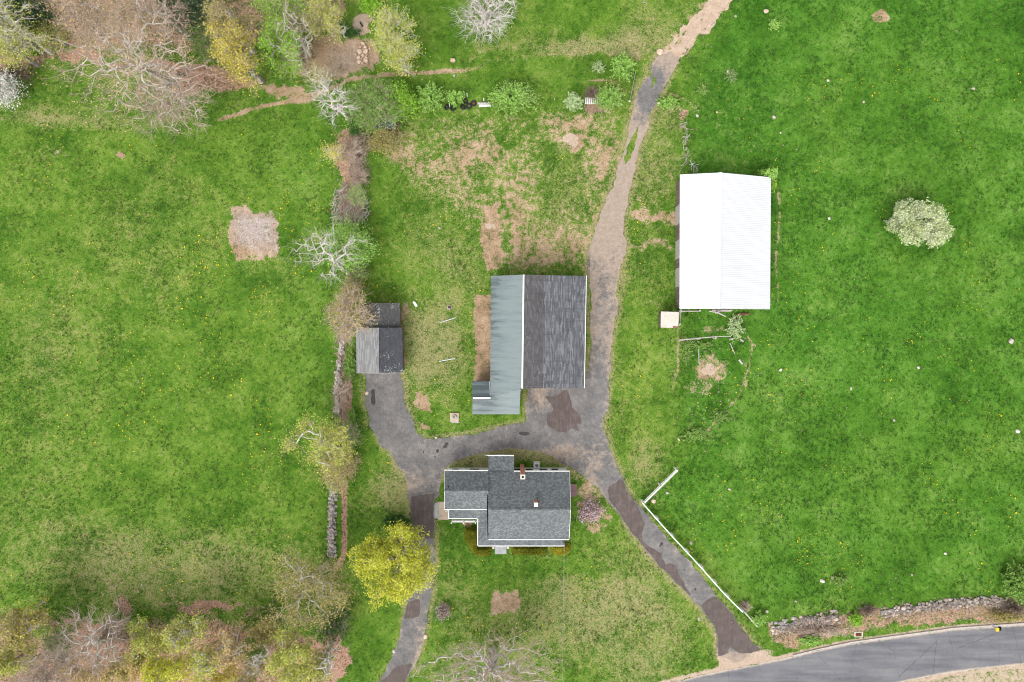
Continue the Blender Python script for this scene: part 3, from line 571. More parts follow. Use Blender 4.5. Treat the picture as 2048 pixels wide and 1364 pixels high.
# --- farmhouse
r = thing('farmhouse', 'white farmhouse with grey shingle gable roofs and two brick chimneys', 'house', (gx_(1030), gy_(1000), 0))
RH = M['roof_house']
slab(r, 'roof', [(976,942,3.0),(1139,942,3.0),(1141,1019,5.6),(976,1019,5.6)], .16, RH)
slab(r, 'roof', [(976,1019.2,5.6),(1141,1019.2,5.6),(1138,1078,3.4),(977,1078,3.4)], .16, RH)
slab(r, 'roof', [(889.5,940,3.0),(977,941,3.0),(977,982,4.7),(889,982,4.7)], .16, RH, -.02)
slab(r, 'roof', [(889,982.2,4.7),(977,982.2,4.7),(977,1018,2.95),(889,1018,2.95)], .16, RH, -.02)
slab(r, 'roof', [(977,911.5,2.45),(1028,911.5,2.45),(1028,941,3.15),(977,941,3.15)], .14, RH, .05)
slab(r, 'porch_roof', [(898,1019,2.72),(977,1019,3.0),(956,1036,2.5),(898,1036,2.45)], .12, RH)
slab(r, 'porch_roof', [(977,1019,3.0),(979,1074,3.05),(956,1091,2.5),(956,1036,2.5)], .12, RH)
slab(r, 'porch_roof', [(979,1074,3.05),(1118,1074,3.05),(1129,1091,2.5),(956,1091,2.5)], .12, RH)
slab(r, 'porch_roof', [(1118,1074,3.05),(1129,1076,2.5),(1129,1091,2.5)], .12, RH)
for a, b, z in (((976,1019.1,5.6),(1141,1019.1,5.6), .02), ((889,982.1,4.7),(977,982.1,4.7), .0)):       # ridge caps, tile by tile
    A_, B_ = W(*a), W(*b); n = int((B_[0]-A_[0])/0.62); me0 = None
    for k in range(n):
        x0 = A_[0] + (B_[0]-A_[0])*k/n
        o = MB().prism([(x0, A_[1]+.16, A_[2]-.075+z), (x0+.60, A_[1]+.16, A_[2]-.085+z), (x0+.60, A_[1], A_[2]+.02+z), (x0, A_[1], A_[2]+.03+z)], .02).prism([(x0, A_[1], A_[2]+.03+z), (x0+.60, A_[1], A_[2]+.02+z), (x0+.60, A_[1]-.16, A_[2]-.085+z), (x0, A_[1]-.16, A_[2]-.075+z)], .02).build('ridge_cap', RH, r)
        local(r, o)
zr = 5.3
xw0, xw1 = gx_(977), gx_(1131); yn, ys = gy_(935), gy_(1056); yr = W(0,1019,5.6)[1]
o = MB().wall([(xw0,ys,3.3),(xw1,ys,3.3),(xw1,yr,5.4),(xw1,yn,2.95),(xw0,yn,2.95),(xw0,yr,5.4)], -.5).build('wall', M['siding'], r); local(r, o)
xv0 = gx_(898); yvs = gy_(1003); yvr = W(0,982,4.7)[1]
o = MB().wall([(xv0,yvs,2.75),(xw0-.003,yvs,2.75),(xw0-.003,yn-.003,2.95),(xv0,yn-.003,2.95),(xv0,yvr,4.5)], -.5).build('wall', M['siding'], r); local(r, o)
o = MB().wall([(gx_(981),gy_(936)+.003,2.95),(gx_(1025),gy_(936)+.003,2.95),(gx_(1025),gy_(909),2.3),(gx_(981),gy_(909),2.3)], -.5).build('wall', M['siding'], r); local(r, o)
for px, w_ in ((912,.8),(950,1.1),(1034,.75),(1058,.8),(1085,.9),(1108,.8)): window(r, gx_(px), yn, 1.0, w_, 1.1, 1)
for px in (990,1060,1090,1115): window(r, gx_(px), ys, .9, .8, 1.2, -1)
for py in (960,1030): window(r, xw1, gy_(py), 1.0, .8, 1.2, 1, 'y')
window(r, xw1, gy_(998), 3.3, .7, .9, 1, 'y'); window(r, xv0, gy_(955), 1.0, .8, 1.1, -1, 'y')
door(r, gx_(1001)-.45, gx_(1001)+.45, ys, 2.15, -1, M['trim']); door(r, gx_(995), gx_(995)+.9, gy_(909), 2.1, 1, M['trim']); door(r, gy_(985), gy_(985)+.9, xv0, 2.15, -1, M['trim'], 'y')
# gutters and downspouts
def gutter(a, b, z=0): o = strip(r, 'gutter', a, b, .09, .09, M['white'], z); return o
gutter((889,940,3.0),(976,941,3.0),.02); gutter((1028,942,3.0),(1139,942,3.0),.03); gutter((975,910.8,2.45),(1028,911,2.45),.05); gutter((977,1079,3.4),(1138,1079,3.4),.02)
gutter((889,1018.8,2.95),(977,1018.8,2.95),.0); gutter((898,1036.6,2.5),(956,1036.6,2.5)); gutter((955.4,1036,2.5),(955.4,1091,2.5)); gutter((955.6,1091.7,2.5),(1129,1091.7,2.5)); gutter((897.5,1020,2.6),(897.5,1037,2.5))
for a, b in (((898,940,2.9),(900,936.5,.1)), ((1130,942,2.9),(1131.5,935,.1)), ((978,911,2.35),(969,910,.25)), ((897,1019,2.7),(891,1023,.2))):
    A_, B_ = Vector(W(*a)), Vector(W(*b)); o = MB().beam(A_, B_, .09).build('downspout', M['white'], r); local(r, o)
for a, b in (((889.2,940,3.0),(889,982,4.7)), ((889,982,4.7),(889.2,1018,2.95)), ((1139.3,942,3.0),(1141.3,1019,5.6)), ((1141.3,1019,5.6),(1138.3,1078,3.4))):
    o = strip(r, 'rake_board', a, b, .04, .16, M['white'], -.07)
# chimneys
cx, cy = gx_(1043.8), gy_(932)
ch = MB().box(cx-.24, cx+.24, cy-.20, cy+.26, -.5, 5.0).box(cx-.22, cx+.22, cy-.20, cy+.24, 5.0, 6.6).build('chimney', M['brick'], r); local(r, ch)
cp = MB().box(cx-.27, cx+.27, cy-.24, cy-.10, 6.6, 6.72).box(cx-.27, cx+.27, cy+.14, cy+.28, 6.6, 6.72).box(cx-.27, cx-.12, cy-.10, cy+.14, 6.6, 6.72).box(cx+.12, cx+.27, cy-.10, cy+.14, 6.6, 6.72).build('chimney_cap', M['cement'], ch)
fl_ = MB().box(cx-.12, cx+.12, cy-.10, cy+.14, 6.6, 6.64).build('flue', M['black'], ch)  # black slab: darkness of the flue hole painted as colour
cx, cy = W(1072,1009,6.3)[:2]; cy += .0
ch = MB().box(cx-.19, cx+.19, cy-.22, cy+.22, 4.8, 6.25).build('chimney', M['brick'], r); local(r, ch)
MB().box(cx-.21, cx+.21, cy-.24, cy+.20, 6.25, 6.33).build('chimney_cap', M['white'], ch)
p_ = W(897,973,4.3); o = MB().cyl((p_[0], p_[1], 4.0), (p_[0], p_[1], 4.65), .06).build('vent_pipe', M['black'], r); local(r, o)
# bulkhead hatch on the east wall
hx0, hx1 = xw1+.003, gx_(1152.5); hy0, hy1 = gy_(990), gy_(968)
bh = MB().wall([(hx0,hy0,.95),(hx1,hy0,.35),(hx1,hy1,.35),(hx0,hy1,.95)], -.2).build('bulkhead', M['cement'], r); local(r, bh)
ym = (hy0+hy1)/2
for y0_, y1_ in ((hy0-.05, ym-.01), (ym+.01, hy1+.05)):
    lf = MB().prism([(hx0,y0_,1.03),(hx1+.05,y0_,.40),(hx1+.05,y1_,.40),(hx0,y1_,1.03)], .05).build('hatch_door', M['hatch'], bh)
# south stoop with brick posts
o = MB().box(gx_(990), gx_(1013), gy_(1107), gy_(1085), -.1, .20).build('landing', M['grey_slab'], r); local(r, o)
for px in (987,1016):
    o = MB().box(gx_(px)-.13, gx_(px)+.13, gy_(1094.5)-.02, gy_(1094.5)+.26, -.1, .62).build('brick_pier', M['cement'], r); local(r, o)
# open side porch with white rail
pf = MB().box(gx_(905), gx_(955), gy_(1036), gy_(1004), -.1, .35).build('porch_floor', M['wood_grey'], r); local(r, pf)
for px in (906,930,953):
    o = MB().box(gx_(px)-.06, gx_(px)+.06, gy_(1035.5)-.06, gy_(1035.5)+.06, .35, 2.42).build('porch_post', M['white'], r); local(r, o)
o = MB().beam((gx_(906), gy_(1038), 1.25), (gx_(955), gy_(1038), 1.25), .12, .07).beam((gx_(906), gy_(1038), .5), (gx_(955), gy_(1038), .5), .06, .06).build('porch_railing', M['white'], r)
for k in range(22):
    x = gx_(906) + (gx_(955)-gx_(906))*k/21; b_ = MB().box(x-.02, x+.02, gy_(1038)-.02, gy_(1038)+.02, .5, 1.22).build('baluster', M['white'], o)
local(r, o)
# patio slabs west
for x0, x1, y0, y1 in ((877,890,1003,1017),(877,898,1017.4,1039),(890.4,898,1003,1017)):
    o = tag(MB().box(gx_(x0), gx_(x1), gy_(y1), gy_(y0), -.1, .13).build('patio_slab', M['paver']), 'tan concrete slab by the west end of the house', None, None, 'structure')
kx = MB().box(gx_(869), gx_(876.6), gy_(1037), gy_(1005), -.1, .10).build('concrete_edging', M['grey_slab']); tag(kx, 'grey weathered concrete edging between drive and patio', None, None, 'structure')

# --- air conditioner
ax, ay = gx_(1073.2), gy_(929)
a_ = thing('air_conditioner', 'grey outdoor air conditioner with round fan grille behind the house', 'air conditioner', (ax, ay, 0))
MB().box(-.40,.40,-.40,.40,.0,.10).build('pad', M['cement'], a_); MB().box(-.29,.29,-.29,.29,.10,.74).build('casing', M['trim'], a_)
g = MB().cyl((0,0,.742),(0,0,.76),.22,.22,20).build('fan_opening', M['black'], a_)  # solid black disc, shade inside the casing put into its colour
fb = MB()
for k in range(4):
    q = k*math.pi/2; fb.prism([(0.03*math.cos(q),0.03*math.sin(q),.768),(.19*math.cos(q),.19*math.sin(q),.768),(.19*math.cos(q+.6),.19*math.sin(q+.6),.776)], .006)
fb.build('fan_blades', M['metal'], a_)
gr = MB()
for rr in (.12,.2,.25):
    for k in range(16):
        q, q2 = k*math.pi/8, (k+1)*math.pi/8; gr.beam((rr*math.cos(q),rr*math.sin(q),.79),(rr*math.cos(q2),rr*math.sin(q2),.79),.012)
gr.build('grille', M['trim'], a_)

# --- barn
r = thing('barn', 'large barn with sheet metal roof on one slope and dark shingles on the other', 'barn', (gx_(1060), gy_(665), 0))
RS = M['roof_sheet']
slab(r, 'roof', [(982,552,3.6),(1047,549.3,5.2),(1044,777,5.2),(1036,777,4.98),(980,796,3.62)], .14, RS)
slab(r, 'roof', [(945,828.5,2.7),(945,796,3.62),(980,796,3.62),(1036,777,4.98),(1041,777.5,4.9),(1039,828.5,2.95)], .14, RS, -.01)
slab(r, 'roof', [(944,762,2.8),(979,762,2.8),(980,796,3.62),(945,796,3.62)], .12, RS, -.03)
slab(r, 'roof', [(1047,549.3,5.2),(1089,550.4,4.52),(1086,776.8,4.52),(1044,777,5.2)], .14, M['roof_barn_hi'])
slab(r, 'roof', [(1089.1,550.4,4.50),(1172,552,3.0),(1168,776,3.0),(1086.1,776.8,4.50)], .14, M['roof_barn'])
strip(r, 'ridge_cap', (1047.3,549.3,5.2), (1044.3,777,5.2), .17, .06, M['white'], .04)
strip(r, 'ridge_cap', (946,796,3.62), (981,796,3.62), .16, .06, M['white'], .03)
strip(r, 'gutter', (1172.8,551,3.0), (1168.8,776.5,3.0), .07, .09, M['white'], -.05)
strip(r, 'flashing', (979.3,762,3.6), (980.3,790,3.6), .05, .14, M['metal'], .03)
def pt(px, py, z, ztop): q = W(px, py, z); return (q[0], q[1], ztop)
o = MB().wall([pt(986,556,3.6,3.35),pt(1047,553,5.2,4.95),pt(1168,556,3.0,2.8),pt(1164,772,3.0,2.8),pt(1044,773,5.2,4.95),pt(983,794,3.6,3.3)], -.5).build('wall', M['boards'], r); local(r, o)
o = MB().wall([pt(949,766,2.8,2.6),pt(983.2,766,2.8,2.6),pt(983.3,793.5,3.6,3.2),pt(1035,776.5,4.9,4.4),pt(1036,824,2.9,2.7),pt(948.8,824,2.7,2.45),pt(948.8,796,3.6,3.4)], -.5).build('wall', M['boards'], r); local(r, o)
yb = W(0,772,3)[1]
for x0 in (1062,1098,1132):
    d = MB().box(gx_(x0), gx_(x0)+1.9, yb-.10, yb-.02, .05, 2.5).build('barn_door', M['wood_red'], r)
    MB().beam((gx_(x0)+.05, yb-.13, .15), (gx_(x0)+1.85, yb-.13, 2.4), .12, .04).build('brace', M['trim'], d); local(r, d)
o = MB().cyl((gx_(1041.5), gy_(782)+.1, -.1), (gx_(1041.5), gy_(782)+.1, .75), .07).build('bollard_post', M['white'], None)
tag(o, 'small white post at the inner corner beside the barn wall', 'post')
window(r, gx_(962), W(0,824,2.7)[1]-.0, .9, .7, .9, -1); window(r, gx_(1010), W(0,824,2.7)[1]-.0, .9, .7, .9, -1)

# --- garage and lean-to
r = thing('garage', 'small dark shingled garage at the end of the left driveway arm', 'garage', (gx_(765), gy_(680), 0))
slab(r, 'roof', [(712,655.5,2.6),(755,655.5,3.95),(755,746,3.95),(713,745.5,2.6)], .13, M['roof_garage_w'])
slab(r, 'roof', [(755,655.5,3.95),(804.5,655.5,2.5),(806,745,2.5),(755,746,3.95)], .13, M['roof_garage_e'])
slab(r, 'roof', [(722,606.5,2.2),(755,605.8,3.35),(755,656,3.35),(722,656,2.2)], .12, M['roof_garage_back'])
slab(r, 'roof', [(755,605.8,3.35),(799.5,606.5,2.1),(800.5,656,2.1),(755,656,3.35)], .12, M['roof_garage_back'])
strip(r, 'ridge_cap', (755,655.5,3.95), (755,746,3.95), .34, .03, M['roof_garage_w'], .0)
strip(r, 'rake_board', (713,746,2.6), (755,746.4,3.95), .04, .14, M['wood_grey'], -.07); strip(r, 'rake_board', (755,746.4,3.95), (806,745.6,2.5), .04, .14, M['wood_grey'], -.07)
o = MB().wall([pt(716,659,2.6,2.45),pt(755,659,3.95,3.75),pt(801,659,2.5,2.35),pt(801.5,742,2.5,2.35),pt(755,742,3.95,3.75),pt(716,742,2.6,2.45)], -.5).build('wall', M['boards'], r); local(r, o)
o = MB().wall([pt(726,610,2.2,2.05),pt(755,610,3.3,3.1),pt(796,610,2.1,1.95),pt(797,658,2.1,1.95),pt(755,658,3.3,3.1),pt(726,658,2.2,2.05)], -.5).build('wall', M['boards'], r); local(r, o)
yb = W(0,742,3)[1]
for x0 in (733,764): 
    d = MB().box(gx_(x0), gx_(x0)+1.75, yb-.08, yb-.01, .05, 2.1).build('garage_door', M['trim'], r); local(r, d)

# --- white metal shed
r = thing('pole_barn', 'long shed with bright white ribbed metal roof in the pasture', 'barn', (gx_(1440), gy_(500), 0))
WR = M['roof_white']
P = lambda *a: Vector(W(*a))
wl = [P(1360,349,3.5), P(1441,345,4.75)], [P(1359,617.5,3.5), P(1437,617.5,4.75)]; el = [P(1441,345,4.75), P(1542,354.5,2.55)], [P(1437,617.5,4.75), P(1540,618.5,2.55)]
for (tt, bb) in (wl, el):
    o = MB().prism([tuple(tt[0]), tuple(tt[1]), tuple(bb[1]), tuple(bb[0])], .1).build('roof', WR, r)
    rb = MB(); n = 72
    for k in range(n+1):
        f = (k+.2)/(n+.4); a = tt[0].lerp(bb[0], f); b = tt[1].lerp(bb[1], f); rb.beam(a + Vector((0,0,.012)), b + Vector((0,0,.012)), .06, .04)
    q = rb.build('roof_ribs', WR, o); q['kind'] = 'stuff'; local(r, o)
o = MB().beam(P(1441,344.6,4.75)+Vector((0,0,.03)), P(1437,618,4.75)+Vector((0,0,.03)), .32, .03).build('ridge_cap', WR, r); local(r, o)
o = MB().wall([pt(1366,353,3.5,3.3),pt(1441,350,4.75,4.55),pt(1536,358,2.55,2.4),pt(1535,614,2.55,2.4),pt(1437,613,4.75,4.55),pt(1365,613,3.5,3.3)], -.5).build('wall', M['boards'], r); local(r, o)
for py in (452,520,575): 
    xw = W(1366,py,3.4)[0]; d = MB().box(xw-.09, xw-.01, gy_(py), gy_(py)+2.2, .1, 2.6).build('sliding_door', M['wood_grey'], r); local(r, d)

# --- small hut with flat roof
r = thing('pump_hut', 'small square hut with flat rust-stained white roof', 'hut', (gx_(1340), gy_(640), 0))
o = MB().prism([W(1322,623,2.1), W(1358,624,2.1), W(1356,656,2.1), W(1321.5,655,2.1)], .09).build('roof', M['rust_white'], r); local(r, o)
o = MB().wall([pt(1325,626,2.1,2.0), pt(1355,627,2.1,2.0), pt(1353,653,2.1,2.0), pt(1324.5,652,2.1,2.0)], -.4).build('wall', M['boards'], r); local(r, o)
o = MB().beam(W(1346,654,2.15), W(1357,655,2.15), .18, .04).build('batten', M['wood_red'], r); local(r, o)

# --- lichen covered shed under the bushes
r = thing('old_shed', 'tiny lichen-speckled shed half buried under bushes', 'shed', (gx_(776), gy_(240), 0))
slab(r, 'roof', [(752,222,1.9),(792,226,1.9),(792,259,1.9),(752,256,1.9)], .08, M['roof_lichen'], .1)
o = MB().wall([pt(755,226,1.9,1.9), pt(791,229,1.9,1.9), pt(791,257,1.9,1.9), pt(755,254,1.9,1.9)], -.4).build('wall', M['wood_red'], r); local(r, o)
for k in range(4):
    q = W(793+k*1.3, 230, 0); o = MB().beam((q[0], gy_(231), .25+.35*k*.6), (q[0]+.02, gy_(262), .15+.3*k*.6), .05, .22).build('plank', M['wood_red'], r); local(r, o)

# ---------------------------------------------------------------- rocks, walls
def rock_mesh(seed):
    import bmesh
    bm = bmesh.new(); bmesh.ops.create_icosphere(bm, subdivisions=2, radius=1.0)
    rg = np.random.default_rng(seed); planes = rg.normal(size=(9, 3)); planes /= np.linalg.norm(planes, axis=1)[:, None]; dd = rg.uniform(.62, .9, 9)
    for v in bm.verts:
        p = np.array(v.co)
        for n_, d_ in zip(planes, dd):
            e = p @ n_ - d_
            if e > 0: p = p - n_*e*.92
        p = p*(1 + rg.uniform(-.04, .04)); v.co = p
    me = bpy.data.meshes.new('rock_shape'); bm.to_mesh(me); bm.free(); return me
ROCKS = {}
for mname in ('rock', 'rock_tan', 'rock_grey', 'rock_white'):
    ROCKS[mname] = []
    for s_ in range(5):
        me = rock_mesh(100 + s_ + len(mname)); me.materials.append(M[mname]); ROCKS[mname].append(me)
def place_rock(name, x, y, z, sx, sy, sz, rot, kind='rock', parent=None):
    o = bpy.data.objects.new(name, ROCKS[kind][int(RNG.integers(5))]); C.objects.link(o)
    o.scale = (sx, sy, sz); o.rotation_euler = (RNG.uniform(-.25,.25), RNG.uniform(-.25,.25), rot)
    if parent is not None: o.parent = parent; o.location = Vector((x, y, z)) - Vector(parent.location)
    else: o.location = (x, y, z)
    return o
def stone_wall(name, label, pts, width_px, n, smin, smax, kind='rock_grey', hgt=.5, second=None):
    w = pxw(lp(pts)); r = thing(name, label, 'stone wall', (w[0][0], w[0][1], gz(*w[0])))
    seg = np.linalg.norm(np.diff(w, axis=0), axis=1); cum = np.concatenate([[0], np.cumsum(seg)])
    for k in range(n):
        s_ = RNG.uniform(0, cum[-1]); i = min(np.searchsorted(cum, s_)-1, len(seg)-1); i = max(i, 0); f = (s_-cum[i])/seg[i]; c = w[i]*(1-f) + w[i+1]*f
        d = (w[i+1]-w[i])/seg[i]; nrm = np.array([-d[1], d[0]]); off = RNG.uniform(-1, 1)*width_px*S/2; p = c + nrm*off
        a = RNG.uniform(smin, smax); u = abs(off)/(width_px*S/2)
        place_rock('stone', p[0], p[1], gz(*p) + max(0.03, hgt*(1-u*u)*RNG.uniform(.4,1)), a, a*RNG.uniform(.6,1), a*RNG.uniform(.45,.75), RNG.uniform(0,6.28), kind if RNG.random() < .7 else (second or kind), r)
    # rubble core
    core = MB()
    for k in range(int(cum[-1]/0.35)):
        s_ = k*.35; i = max(min(np.searchsorted(cum, s_)-1, len(seg)-1), 0); f = (s_-cum[i])/seg[i]; c = w[i]*(1-f) + w[i+1]*f; z = gz(*c)
        q = RNG.uniform(.15,.3); core.box(c[0]-q, c[0]+q, c[1]-q, c[1]+q, z-.2, z+hgt*.55)
    o = core.build('rubble_core', M['rock_grey'], r); o['kind'] = 'stuff'; local(r, o); return r
stone_wall('dry_stone_wall', 'straight dry stone wall running down left of the farmhouse', '672,948 668,985 665,1020 664,1060 665,1112', 15, 290, .12, .27, 'rock_grey', .5, 'rock')
stone_wall('dry_stone_wall', 'tumbled overgrown stone wall beside the garage', '700,585 690,640 684,690 678,740 674,790 676,830', 13, 130, .10, .24, 'rock', .35, 'rock_grey')
stone_wall('dry_stone_wall', 'broken stone wall by the road near the driveway mouth', '1543,1258 1580,1250 1620,1244 1655,1237 1678,1233', 26, 200, .12, .28, 'rock_grey', .3, 'rock_tan')
stone_wall('dry_stone_wall', 'long stone wall above the road at the right edge', '1766,1226 1800,1220 1860,1213 1910,1207 1960,1202 2015,1203', 20, 230, .12, .28, 'rock', .32, 'rock_grey')
r = thing('rock_pile', 'pile of large tan boulders at the edge of the dirt yard', 'rock pile', W(727,107))
for (px, py, a, b) in ((727,88,9,7),(721,95,8,6),(731,95,6,5),(720,104,9,9),(732,103,9,11),(727,112,7,7),(734,111,7,5),(718,116,6,7),(733,116,7,4),(719,124,8,9),(732,121,10,10),(726,127,6,5),(740,98,4,4),(713,110,4,4),(724,118,5,4),(736,128,4,4)):
    x, y, _ = W(px, py); place_rock('boulder', x, y, .15, a*S*.6, b*S*.6, .26, RNG.uniform(0,6), 'rock_tan', r)
rk = [(1320,104,11,9,'rock_tan','big tan boulder in the middle at the top of the asphalt track'),(1531,23,8,7,'rock_tan','flat tan boulder in the top of the right pasture'),(1471,33,4,4,'rock_grey','small grey rock just right of the dirt track'),
      (1547,235,6,6,'rock','pinkish stone upper right of the white shed'),(1455,145,4,6,'rock_grey','pale upright stone among brush right of the track'),(1655,162,4,4,'rock_grey','pale blue-grey stone far right of the brush heap'),
      (1394,232,5,4,'rock','pale triangular stone near the curved dirt path'),(1433,225,3,3,'rock_tan','small tan stone above the white shed'),(2021,682,9,8,'rock_grey','largest white boulder near the right edge'),(1835,735,5,5,'rock','pale stone in the middle of the right pasture'),
      (2034,862,7,6,'rock','pink-white stone at the right edge below the largest boulder'),(1701,777,3,6,'rock','narrow white stone in the dandelion field'),(1560,740,5,6,'rock','oval white stone right of the old corral ring'),(1787,840,4,4,'rock_grey','grey stone in the lower right pasture'),
      (1644,1162,9,5,'rock','curved white boulder in the pasture above the road'),(1665,1156,5,7,'rock','pale boulder behind weeds next to the curved one'),(1591,1202,5,4,'rock','small pale stone between pasture boulders and driveway fence'),(1533,1222,5,5,'rock','rounded stone near the lower end of the white fence'),
      (1890,1107,6,4,'rock','flat stone high in the lower right field'),(1824,1150,3,4,'rock','small stone among dandelions above the road wall'),(1381,1085,5,6,'rock','pale stone beside the middle of the white fence'),(1458,978,5,3,'rock','white stone in lush grass right of the fence corner'),
      (1307,1002,8,6,'rock_tan','round tan boulder just inside the fence corner'),(1321,971,3,3,'rock_tan','tiny orange stone touching the short fence side'),(1334,985,5,5,'rock','dull stone between fence corner and pasture'),(851,1272,6,8,'rock_tan','pale boulder on the right side of the lower left driveway'),
      (788,1302,5,6,'rock','white stone on the left side of the lower left driveway'),(872,875,4,3,'rock','white oval stone where the two driveway arms meet'),(734,786,6,6,'rock_tan','round tan stone at the left rim of the garage driveway'),(879,456,5,3,'rock','flat white stone in the lawn above the garage'),
      (1397,1237,4,6,'rock_grey','grey stone in the lawn left of the driveway mouth'),(1725,345-140,4,4,'rock','pink stone in the upper right pasture'),(1945,178,6,4,'rock','stone near the top right corner'),(1657,437,5,5,'rock','stone between white shed and blossom tree'),(1560,236+30,3,3,'rock','small stone above right of the white shed'),
      (118,1245,5,4,'rock_grey','grey stone at the edge of the lower left wood'),(286,1168,3,4,'rock_grey','tiny grey stone in the lower left field'),(908,152,4,4,'rock','pale stone beside the worn path'),(905,121,9,7,'rock_tan','tan flat stone patch above the worn path'),(1005,1110+80,1,1,'rock','x')]
for (px, py, a, b, kd, lab) in rk[:-1]:
    x, y, _ = W(px, py); o = place_rock('boulder', x, y, gz(x, y)+.07, a*S*.72, b*S*.72, min(a, b)*S*.5, RNG.uniform(-.4,.4), 'rock_white' if kd != 'rock_tan' else kd); tag(o, lab, 'rock')
# loose pebbles and small field stones nobody could count
pb = MB(); pv = []; RS2 = np.random.default_rng(5)
ico = [(0,0,1),(.9,0,.1),(.28,.85,.1),(-.72,.53,.1),(-.72,-.53,.1),(.28,-.85,.1)]; icf = [(0,1,2),(0,2,3),(0,3,4),(0,4,5),(0,5,1)]
def pebbles(cx, cy, rx, ry, n, lo=.04, hi=.1):
    for k in range(n):
        px, py = cx + RS2.normal()*rx*.5, cy + RS2.normal()*ry*.5; x, y, _ = W(px, py); s_ = RS2.uniform(lo, hi); z = gz(x, y); q = RS2.uniform(0, 6)
        pb.add([(x + s_*(vx*math.cos(q)-vy*math.sin(q)), y + s_*RS2.uniform(.8,1.2)*(vx*math.sin(q)+vy*math.cos(q)), z + s_*vz*.6) for vx, vy, vz in ico], icf)
for a in ((700,100,60,60,260),(580,130,50,50,140),(1420,800,70,110,90,.05,.14),(1400,700,60,80,50,.05,.12),(700,320,30,80,90,.05,.13),(685,700,24,260,160,.05,.15),(1640,1255,120,24,200,.05,.14),(1900,1222,160,26,220,.05,.14),(1020,350,240,150,130,.03,.09),(510,470,60,60,160,.03,.07),
          (1700,650,420,420,160,.04,.11),(300,600,350,420,90,.04,.1),(1480,300,160,120,60,.05,.12),(1600,900,200,200,40,.05,.12),(800,860,60,60,60,.03,.06),(1100,100,250,80,50,.04,.1),(900,40,100,60,20,.05,.1),(1800,1200,200,60,40,.05,.1),(1390,60,60,60,110,.04,.1)): pebbles(*a)
tag(pb.build('pebbles', M['rock']), 'small pale stones scattered over field and bare soil', None, None, 'stuff')

# ---------------------------------------------------------------- white board fence by the drive
r = thing('board_fence', 'white post and board fence turning a corner beside the driveway', 'fence', W(1287,1004))
posts = [(1353.5,938.5),(1321,970.5),(1287,1004),(1316,1037),(1346.5,1071),(1376.5,1103),(1405.5,1134.5),(1432,1165),(1458,1193.5),(1487,1222)]
G = [Vector((gx_(p[0])*.985, gy_(p[1])*.985, 0)) for p in posts]
for g in G:
    z = gz(g.x, g.y); o = MB().cyl((g.x, g.y, z-.3), (g.x, g.y, z+1.34), .11, .10, 8).build('post', M['white'], r); local(r, o)
    c = MB().cyl((g.x, g.y, z+1.341), (g.x, g.y, z+1.36), .085, .075, 8).build('post_end', M['post_top'], o)
for i in range(len(G)-1):
    a, b = G[i], G[i+1]; d = (b-a).normalized(); off = Vector((-d.y, d.x, 0))*(-.17 if i >= 2 else .17) * (1 if i>=2 else -1)
    if off.dot(Vector((-1,-1,0))) < 0: off = -off
    for h in (.45, .82, 1.17):
        rl = MB().beam(a+off+Vector((0,0,gz(a.x,a.y)+h)), b+off+Vector((0,0,gz(b.x,b.y)+h)), .045 if h < 1 else .12, .15 if h < 1 else .05).build('rail', M['white'], r); local(r, rl)
e = Vector(W(1515,1254,.4)); a = G[-1]
rl = MB().beam(a+Vector((0,0,gz(a.x,a.y)+1.0)), e, .15, .05).build('fallen_rail', M['wood_grey'], r); rl['label'] = 'grey end rail sagging to the ground'; local(r, rl)

# ---------------------------------------------------------------- corral fences, logs, boards
def logs(name, label, cat, segs, mat, r_=.07, posts=(), group=None):
    q = W(*segs[0][0][:2]); rt = thing(name, label, cat, (q[0], q[1], 0), group)
    for s_ in segs:
        A_, B_ = Vector(W(*s_[0])), Vector(W(*s_[1])); rr = s_[2] if len(s_) > 2 else r_
        o = MB().cyl(A_, B_, rr, rr*.75, 7).build('rail' if posts else 'log', mat, rt); local(rt, o)
    for (px, py, h) in posts:
        x, y, _ = W(px, py); o = MB().cyl((x, y, -.2), (x, y, h), .13, .12, 8).build('post', M['wood_grey'], rt); local(rt, o)
    return rt
logs('rail_fence', 'low weathered rail fence along the bottom end of the white shed', 'fence', [((1358,622.5,.9),(1396,622,.9),.08),((1418,622,.8),(1436,625,.8)),((1433,624,.7),(1452,633,.6),.1)], M['wood_grey'], .08, ((1358,621,1.0),(1396,622,.9),(1432,625,.8)))
logs('rail_fence', 'grey split rail fence crossing the old corral', 'fence', [((1358,680,.9),(1394,677,.9),.09),((1376,678,.85),(1428,673.5,.9),.08),((1426,673,.9),(1462,672.5,.85),.06)], M['wood_grey'], .08, ((1361,679.5,.9),(1394,677,.95),(1427,676,.95),(1460,678,.9)))
logs('rail_fence', 'short fence piece beside the flat-roofed hut', 'fence', [((1358,626,.7),(1356.5,648,.7),.06),((1361,626,.4),(1360,648,.4),.05)], M['wood_grey'], .06, ((1358,625,.8),(1357,649,.8)))
logs('timber_stack', 'stack of red-brown timbers by the bottom right of the white shed', 'timber', [((1476,628,.15),(1499,626,.15),.08),((1474,630,.12),(1497,629.5,.12),.08),((1472,631,.3),(1499,628,.3),.07)], M['wood_red'])
logs('plank_stack', 'pale boards leaning along the white shed end wall', 'timber', [((1424,620,.3),(1465,620.5,.3),.1),((1426,622,.15),(1462,622.5,.15),.08)], M['wood_grey'])
